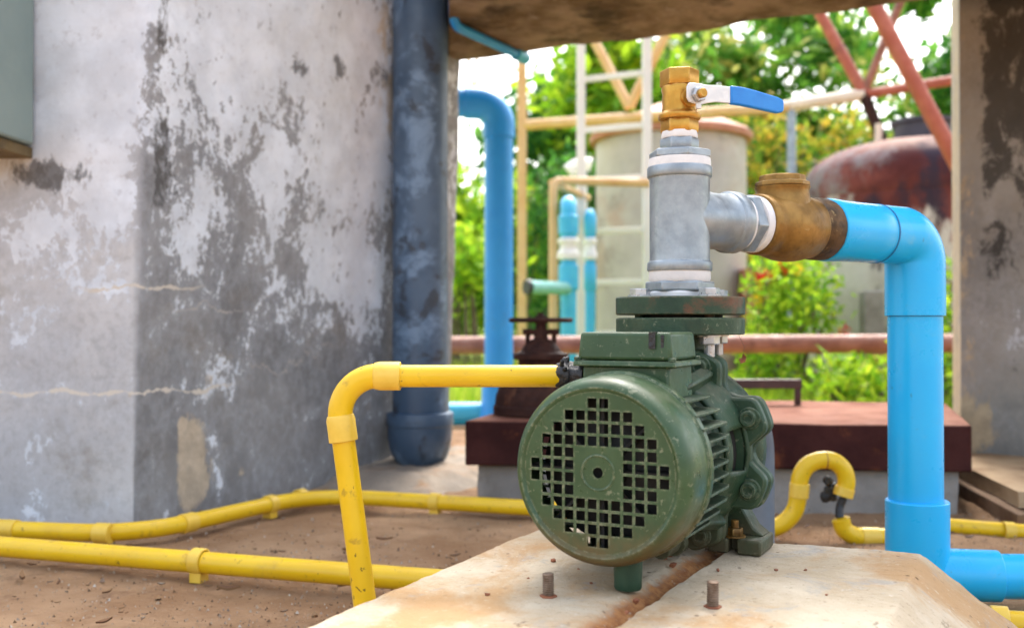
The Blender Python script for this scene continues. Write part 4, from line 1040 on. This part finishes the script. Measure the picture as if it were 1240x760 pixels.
bm = NB(); lathe(bm, [(.165, zt3 - .05), (.165, zt3 + .10), (.185, zt3 + .105), (.185, zt3 + .13), (.0, zt3 + .135)], T2 + V((.03, 0, 0)), Z, 32); obj('neck', bm, TANK_NECK, t2)
bm = NB(); tube(bm, [at(1063, 190, 5.9), at(1064, 150, 5.9)], .02, 12); obj('vent_pipe', bm, CREAM, t2)

# tower frame
F0 = V((.06, 7.5, 0))
def fr(px, py):
    k = (px - 620) / FPX; t = (k * F0.y - F0.x) / (W.x - k * W.y); p = F0 + W * t
    return at(px, py, p.y)
tw = thing('pipe_tower', F0, 'tall braced steel tower frame, tan posts and rusty bars, behind the tanks', 'tower frame')
def tbar(name, a, b, r, mat):
    bm = NB(); tube(bm, [a, b], r, 12); obj(name, bm, mat, tw)
pL = fr(632, 200); bm = NB(); bar(bm, V((pL.x, pL.y, -.02)), V((pL.x, pL.y, 3.2)), .085, .07); obj('post', bm, TAN, tw, bevel=.005)
pR = fr(1215, 200); bm = NB(); bar(bm, V((pR.x, pR.y, -.02)), V((pR.x, pR.y, 3.2)), .085, .07); obj('post', bm, RUST_RED, tw, bevel=.005)
tbar('rail', fr(632, 152), fr(958, 130), .040, TAN); tbar('rail', fr(940, 131), fr(1048, 114), .040, CREAM); tbar('rail', fr(1046, 114.5), fr(1215, 88), .032, RUST_RED)
tbar('brace', fr(700, 12), fr(762, 130), .035, TAN); tbar('brace', fr(812, 30), fr(762, 130), .035, TAN)
tbar('brace', fr(975, -15), fr(1046, 113), .036, RUST_RED); tbar('brace', fr(1046, 113), fr(1070, 175), .036, RUST_VALVE); tbar('brace', fr(1098, -15), fr(1046, 113), .028, RUST_PIPE)
g_ = fr(958, 130); tbar('post', V((g_.x, g_.y, -.02)), g_, .03, GALV)
for dx in (0, 1):
    tbar('hanger', fr(560 + 18 * dx, 20), fr(573 + 4 * dx, 108), .014, TAN)
BD0, BD1 = at(1060, 10, 4.6), at(1153, 187, 4.5); d = BD1 - BD0
k0 = (2.75 - BD0.z) / d.z; k1 = (-.02 - BD0.z) / d.z
bm = NB(); tube(bm, [BD0 + d * k0, BD0 + d * k1], .036, 20)
obj('raking_strut', bm, RUST_RED, label='thick red-oxide steel pipe raking down behind the mouldy pillar', cat='strut')

# dosing pipes
for (px, w, top_, bot, Y, lab) in ((688.5, .050, 245, 470, 5.35, 'wider pale blue standpipe with a white union, left of the ladder'), (714.5, .033, 258, 470, 5.55, 'slimmer blue standpipe with a white union, seen through the ladder')):
    c = at(px, 300, Y); c.z = 0
    s = thing('standpipe', c, lab, 'pipe')
    def az(y): return at(px, y, Y).z
    bm = NB()
    tube(bm, path([V((c.x, c.y, -.02)), V((c.x, c.y, az(top_))), V((c.x * 1.16, c.y * 1.16, az(top_) + .02))], w * 1.3, 8), w * .86, 24); obj('pipe_length', bm, PVC_OLD, s)
    bm = NB(); lathe(bm, [(w * .9, az(315)), (w * 1.2, az(313)), (w * 1.2, az(306)), (w * .95, az(303)), (w * .95, az(296)), (w * 1.15, az(294)), (w * 1.15, az(290)), (w * .9, az(288))], c, Z, 24); obj('union', bm, WHITE_PVC, s)
    bm = NB(); lathe(bm, [(w * .9, az(352)), (w * 1.08, az(350)), (w * 1.08, az(322)), (w * .9, az(320))], c, Z, 24); obj('coupling', bm, PVC_OLD, s); bm = NB(); lathe(bm, [(w * .9, az(285)), (w * 1.08, az(283)), (w * 1.08, az(262)), (w * .9, az(260))], c, Z, 24); obj('coupling', bm, PVC_OLD, s)
tl = thing('teal_pipe', at(665, 347, 5.1), 'pale teal pipe stub with a dark open end, beside the wider standpipe', 'pipe')
bm = NB(); tube(bm, [at(640, 347.5, 5.0), at(690, 349, 5.35)], .034, 20); obj('pipe_length', bm, TEAL, tl)
bm = NB(); tube(bm, [at(637, 347.5, 4.99), at(641.5, 347.5, 5.0)], .039, 20); obj('open_end', bm, CABLE, tl)
wv = thing('pipe_cluster', at(702, 205, 6.3), 'white pipe fittings joined above the standpipes', 'pipe fitting')
bm = NB(); tube(bm, catm([at(682, 212, 6.3), at(688, 208, 6.3), at(700, 200, 6.3), at(716, 200, 6.3), at(728, 206, 6.3)], 5), .045, 16); obj('cross_pipe', bm, WHITE_PVC, wv)
bm = NB(); tube(bm, [at(704, 204, 6.3), V((at(704, 204, 6.3).x, 6.3, 0))], .036, 14); obj('drop_pipe', bm, WHITE_PVC, wv)

# brick post, pot
bq = at(913, 400, 7.2); bm = NB(); box(bm, bq.x - .10, bq.x + .10, 7.1, 7.3, -.02, at(913, 326, 7.2).z)
obj('brick_post', bm, BRICK, label='short red brick post behind the red flowers', cat='post', bevel=.006)
bq = at(1001, 400, 6.0); bm = NB(); box(bm, bq.x - .05, bq.x + .05, 5.2, 5.3, -.02, at(1001, 352, 5.2).z)
obj('concrete_post', bm, CONC, label='short grey concrete post before the dome-topped tank', cat='post', bevel=.006)
bq = at(1068, 470, 5.2); bm = NB(); lathe(bm, [(.0, -.01), (.07, -.01), (.10, .22), (.115, .225), (.115, .26), (.095, .26), (.09, .2), (.0, .2)], V((bq.x, 5.1, 0)), Z, 28)
obj('flower_pot', bm, BRICK, label='terracotta pot standing behind the blue riser', cat='pot')

# dangling leaf on a thread below the flange
dl = at(900, 434, 1.2)
hg = thing('dangling_leaf', dl, 'tiny dry leaf dangling on a thread right of the pump flange', 'leaf')
bm = NB()
c_ = [V((0, 0, .006)), V((.004, .001, .002)), V((.003, .002, -.004)), V((-.003, -.001, -.006)), V((-.0045, .001, -.001)), V((-.001, .002, .001))]
r_ = [bm.verts.new(dl + c) for c in c_]; r2_ = [bm.verts.new(dl + c + V((0, .0016, 0))) for c in c_]
bridge(bm, r_, r2_); cap(bm, r_, True); cap(bm, r2_); obj('blade', bm, RUST_BITS, hg)
fl = OV(PB + FZ0) + W * .070; bm = NB(); tube(bm, [dl + Z * .005, (dl + fl) / 2 + V((.004, 0, 0)), fl], .00022, 6); obj('thread', bm, CABLE, hg)

# ------------------------------------------------------------------ vegetation
def leaf(bm, c, s, rnd, up=0.0):
    n = V((rnd.gauss(0, 1), rnd.gauss(0, 1), rnd.gauss(0, 1) + up)).normalized()
    x, y, _ = frame(n); a = rnd.uniform(0, 2 * pi); x, y = x * cos(a) + y * sin(a), y * cos(a) - x * sin(a)
    l, w = s * rnd.uniform(.7, 1.3), s * rnd.uniform(.30, .48)
    v = [bm.verts.new(c - x * l * .5), bm.verts.new(c + y * w * .5 + n * s * .08), bm.verts.new(c + x * l * .5), bm.verts.new(c - y * w * .5 + n * s * .08)]
    bm.faces.new(v)
def crown(c, rad, n, size, seed, clumps=40, spread=.30, shell=.5):
    rnd = random.Random(seed); bm = NB(); c = V(c); cl = []
    for _ in range(clumps):
        while True:
            q = V((rnd.uniform(-1, 1), rnd.uniform(-1, 1), rnd.uniform(-1, 1)))
            if shell < q.length < 1: break
        cl.append((q, rnd.uniform(.5, 1.3)))
    m = min(rad)
    for _ in range(n):
        q, k = rnd.choice(cl)
        o = V((rnd.gauss(0, 1), rnd.gauss(0, 1), rnd.gauss(0, .8))) * (spread * k * m)
        leaf(bm, c + V((q.x * rad[0], q.y * rad[1], q.z * rad[2])) + o, size, rnd, .6)
    return bm
def tree(name, x, y, h, rad, n, size, mat, seed, label, cat='tree', group=None, clumps=40, trunk=.10, spread=.28):
    rnd = random.Random(seed); t = thing(name, V((x, y, 0)), label, cat, group)
    bm = NB(); top = V((x + rnd.uniform(-.2, .2), y + .1, h))
    tube(bm, catm([V((x, y, -.4)), V((x, y, -.05)), V((x + rnd.uniform(-.08, .08), y, h * .35)), V((x + rnd.uniform(-.15, .15), y + .05, h * .7)), top, top + Z], 5), [trunk * (1 - .035 * i) for i in range(16)], 10)
    for k in range(7):
        z = h * rnd.uniform(.35, .85); a = rnd.uniform(0, 2 * pi); e = V((x + rad[0] * .75 * cos(a), y + rad[1] * .75 * sin(a), z + rad[2] * rnd.uniform(.1, .7)))
        s = V((x, y, z)); tube(bm, [s, s.lerp(e, .5) + Z * .12, e], [trunk * .5, trunk * .32, trunk * .1], 7)
    obj('trunk', bm, BARK, t)
    obj('crown', crown((x, y, h), rad, n, size, seed, clumps, spread), mat, t, fix=False)
    return t
tree('leafy_tree', 1.0, 13.5, 2.2, (1.05, 1.2, 1.4), 6000, .24, L_DARK, 11, 'dark green bushy tree behind the left side of the ladder', clumps=60)
tree('leafy_tree', 1.35, 12.0, 3.15, (.95, .9, .75), 2400, .24, L_LIME, 12, 'bright lime tree crown just under the beam, above the ladder', clumps=26)
tree('leafy_tree', 3.0, 13.0, 2.5, (1.9, 1.3, 1.9), 6500, .25, L_YELLOW, 13, 'green tree with yellowing leaves, behind the blue lever of the ball valve', clumps=50, spread=.24)
tree('leafy_tree', 5.0, 14.0, 2.9, (2.1, 1.4, 2.2), 8200, .27, L_MID, 14, 'tall mid-green tree behind the dome-topped tank, sky through its gaps', clumps=34, spread=.22)
tree('leafy_tree', 6.6, 12.5, 2.4, (1.5, 1.2, 2.2), 5600, .25, L_DARK, 15, 'dark leafy tree beside the mouldy pillar', clumps=34, spread=.24)
tree('leafy_tree', -.62, 11.0, 1.40, (.85, .8, 1.0), 4200, .19, L_LIME, 16, 'lime green bushy tree between the drain pipe and the tall blue pipe', clumps=36, trunk=.07)
tree('leafy_tree', .10, 16.5, 1.1, (1.3, 1.0, .8), 2600, .25, L_DARK, 17, 'dark green tree far behind the tan post', clumps=36, trunk=.07)
tree('leafy_tree', 3.1, 17.5, 2.6, (2.2, 1.6, 2.1), 5600, .34, L_MID, 18, 'broad green tree at the very back, above the pale tank', clumps=44)
tree('leafy_tree', 4.4, 17.5, 1.6, (3.2, 1.4, 1.7), 4200, .34, L_LIME, 19, 'broad light green tree at the very back, above the dome-topped tank', clumps=44)
# creeper screen with turning leaves
def screen(name, px0, px1, py0, py1, Y, n, size, mat, seed, label, cat, dens=1.0):
    rnd = random.Random(seed); t = thing(name, V((at((px0 + px1) / 2, 400, Y).x, Y, 0)), label, cat)
    bm = NB(); bs = NB()
    for k in range(7):
        px = px0 + (px1 - px0) * (k + .5) / 7; g = at(px, 400, Y); g.z = -.02
        pts = [g]
        for q in range(5): pts.append(V((g.x + rnd.uniform(-.1, .1), Y + rnd.uniform(-.05, .05), at(px, py1 + (py0 - py1) * (q + 1) / 5, Y).z)))
        tube(bs, pts, [.016, .014, .012, .01, .008, .005], 6)
    cl = [(rnd.uniform(px0, px1), py0 + (py1 - py0) * rnd.random(), rnd.uniform(6, 20)) for _ in range(60)]
    for _ in range(n):
        cx, cy, r = rnd.choice(cl)
        p = at(cx + rnd.gauss(0, r), cy + rnd.gauss(0, r), Y + rnd.gauss(0, .18))
        if p.z < .02: continue
        leaf(bm, p, size, rnd, .5)
    obj('stems', bs, BARK, t); obj('foliage', bm, mat, t, fix=False)
    return t
screen('creeper', 880, 1060, 140, 330, 9.2, 3600, .10, L_AUTUMN, 31, 'creeper with orange and yellow leaves behind the bronze valve', 'creeper')
screen('shrub', 640, 780, 200, 420, 9.4, 3200, .11, L_DARK, 32, 'dark green shrub behind the standpipes', 'shrub')
screen('shrub', 545, 592, 290, 345, 8.2, 700, .10, L_LIME, 33, 'low lime shrub left of the tall blue pipe', 'shrub')
screen('shrub', 1140, 1185, 330, 470, 4.9, 900, .06, L_LIME, 34, 'lime green shrub beside the mouldy pillar', 'shrub')
fb = screen('flowering_shrub', 900, 1000, 318, 480, 5.3, 2600, .055, L_LIME, 35, 'bright green shrub with red flowers under the bronze valve', 'shrub')
rnd = random.Random(5)
for (px, py, n, mat, nm) in ((932, 332, 10, PETAL, 'red_blossom'), (948, 326, 8, PETAL, 'red_blossom'), (922, 338, 8, PETAL, 'red_blossom'), (952, 318, 7, PETAL, 'red_blossom'), (1022, 402, 5, PETAL, 'red_blossom'), (918, 362, 7, PETAL_Y, 'yellow_blossom'), (966, 327, 7, PETAL_Y, 'yellow_blossom')):
    bm = NB()
    for _ in range(n * 4): leaf(bm, at(px + rnd.gauss(0, 3.5), py + rnd.gauss(0, 3.5), 5.2 + rnd.gauss(0, .03)), .045, rnd)
    obj(nm, bm, mat, fb, fix=False)
screen('shrub', 1000, 1070, 440, 486, 4.4, 700, .06, L_LIME, 36, 'low bright green weeds before the dome-topped tank', 'shrub')
# grass
rnd = random.Random(77); bm = NB()
for _ in range(15000):
    y = 4.6 + 5.0 * rnd.random() ** 1.3; x = rnd.uniform(-.16, .55) * y
    h = rnd.uniform(.04, .13); a = rnd.uniform(0, 2 * pi); w = .006 + .004 * rnd.random()
    l = V((rnd.gauss(0, .03), rnd.gauss(0, .03), h))
    p = V((x, y, -.005)); s = V((cos(a), sin(a), 0)) * w
    bm.faces.new([bm.verts.new(p - s), bm.verts.new(p + s), bm.verts.new(p + l)])
obj('grass', bm, L_GRASS, kind='stuff', label='bright green grass growing across the yard beyond the pillars', cat='grass', fix=False)
# litter
rnd = random.Random(4); bm = NB()
for _ in range(300):
    px, py = rnd.uniform(0, 660), rnd.uniform(610, 760)
    p = ground_at(px, py) if rnd.random() < .75 else ground_at(rnd.uniform(930, 1240), rnd.uniform(612, 690))
    p.z = .003; s = rnd.choice((.002, .003, .003, .004, .005, .006, .009, .016)) * rnd.uniform(.6, 1.2)
    a = rnd.uniform(0, 2 * pi); x = V((cos(a), sin(a), rnd.uniform(-.2, .2))); y = V((-sin(a), cos(a), rnd.uniform(-.3, .3)))
    n = 6; lo = []; hi = []
    for i in range(n):
        t = 2 * pi * i / n; rr = s * (1.0 if i % 3 == 0 else .55) * rnd.uniform(.7, 1.1)
        q = p + x * rr * cos(t) + y * rr * .6 * sin(t) + Z * (.3 * s * abs(cos(t)))
        lo.append(bm.verts.new(q)); hi.append(bm.verts.new(q + Z * max(.0012, s * .22)))
    bridge(bm, lo, hi); cap(bm, lo, True); cap(bm, hi)
obj('leaf_litter', bm, L_DRY, kind='stuff', label='dry leaf scraps and grit scattered over the brown dirt', cat='litter', fix=False)
rnd = random.Random(9); bm = NB()
for _ in range(2600):
    p = ground_at(rnd.uniform(-20, 700), 605 + 160 * rnd.random() ** .8) if rnd.random() < .72 else ground_at(rnd.uniform(930, 1250), rnd.uniform(612, 700))
    r = .0012 + .0022 * rnd.random() ** 3 + (.004 * rnd.random() if rnd.random() < .02 else 0); p.z = r * .3
    k = rnd.uniform(0, 2 * pi); v = [bm.verts.new(p + V((r * cos(k + 2.094 * i) * rnd.uniform(.7, 1.2), r * sin(k + 2.094 * i) * rnd.uniform(.7, 1.2), -r * .5))) for i in range(3)]
    t_ = bm.verts.new(p + V((rnd.uniform(-.3, .3) * r, rnd.uniform(-.3, .3) * r, r * .8)))
    for i in range(3): bm.faces.new((v[i], v[(i + 1) % 3], t_))
obj('grit', bm, L_GRIT, kind='stuff', label='loose grit and tiny stones strewn over the brown dirt', cat='grit', fix=False, sharp=20)
# rust crumbs on the plinth
bm = NB()
for (px, py, s) in ((670, 679, .0035), (770, 728, .004), (810, 672, .006), (759, 742, .003), (700, 690, .002), (716, 706, .002), (940, 690, .0025), (975, 690, .002), (870, 690, .002), (640, 700, .002), (1000, 720, .002), (590, 720, .002), (815, 684, .004), (805, 676, .004)):
    p = ground_at(px, py, PB + .001); bmesh.ops.create_icosphere(bm, subdivisions=1, radius=s, matrix=Matrix.Translation(p + Z * s * .2) @ Matrix.Diagonal((1, 1, .7, 1)))
roughen(bm, .002, 300)
obj('rust_crumbs', bm, RUST_BITS, kind='stuff', label='rust crumbs scattered on the cream plinth', cat='crumbs')

# ------------------------------------------------------------------ light, sky, camera
SUN_EL, SUN_AZ = R(52), R(18)                # azimuth from +Y towards +X
sd = V((cos(SUN_EL) * sin(SUN_AZ), cos(SUN_EL) * cos(SUN_AZ), sin(SUN_EL)))
sun = bpy.data.lights.new('sun', 'SUN'); sun.energy = 1.3; sun.angle = R(20); sun.color = (1.0, .965, .91)
so = link(bpy.data.objects.new('sun', sun)); so.rotation_euler = (-sd).to_track_quat('-Z', 'Y').to_euler(); so.location = sd * 30
w = bpy.data.worlds.new('World'); sc.world = w; w.use_nodes = True
nt = w.node_tree; nt.nodes.clear()
sky = nt.nodes.new('ShaderNodeTexSky'); sky.sky_type = 'NISHITA'; sky.sun_disc = False; sky.sun_elevation = SUN_EL; sky.sun_rotation = SUN_AZ
sky.air_density = 1.2; sky.dust_density = 5.0; sky.ozone_density = 1.0
bg = nt.nodes.new('ShaderNodeBackground'); bg.inputs[1].default_value = .15
out = nt.nodes.new('ShaderNodeOutputWorld')
hs = nt.nodes.new('ShaderNodeHueSaturation'); hs.inputs['Saturation'].default_value = .50      # hazy white overcast
nt.links.new(sky.outputs[0], hs.inputs['Color']); nt.links.new(hs.outputs[0], bg.inputs[0]); nt.links.new(bg.outputs[0], out.inputs[0])

cam = bpy.data.cameras.new('camera'); co = link(bpy.data.objects.new('camera', cam)); sc.camera = co
co.location = (0, 0, H); co.rotation_euler = (pi / 2 + PITCH, 0, 0)
cam.lens = 35; cam.sensor_width = 36; cam.clip_start = .02; cam.clip_end = 500
cam.dof.use_dof = True; cam.dof.focus_distance = 1.12; cam.dof.aperture_fstop = 4.7; cam.dof.aperture_blades = 0

vs = sc.view_settings; vs.view_transform = 'Standard'; vs.look = 'None'; vs.gamma = 1; vs.exposure = 2.0
sc.render.engine = 'CYCLES'; sc.cycles.use_denoising = True; sc.cycles.max_bounces = 6; sc.cycles.caustics_reflective = False; sc.cycles.caustics_refractive = False
sc.cycles.sample_clamp_indirect = 6
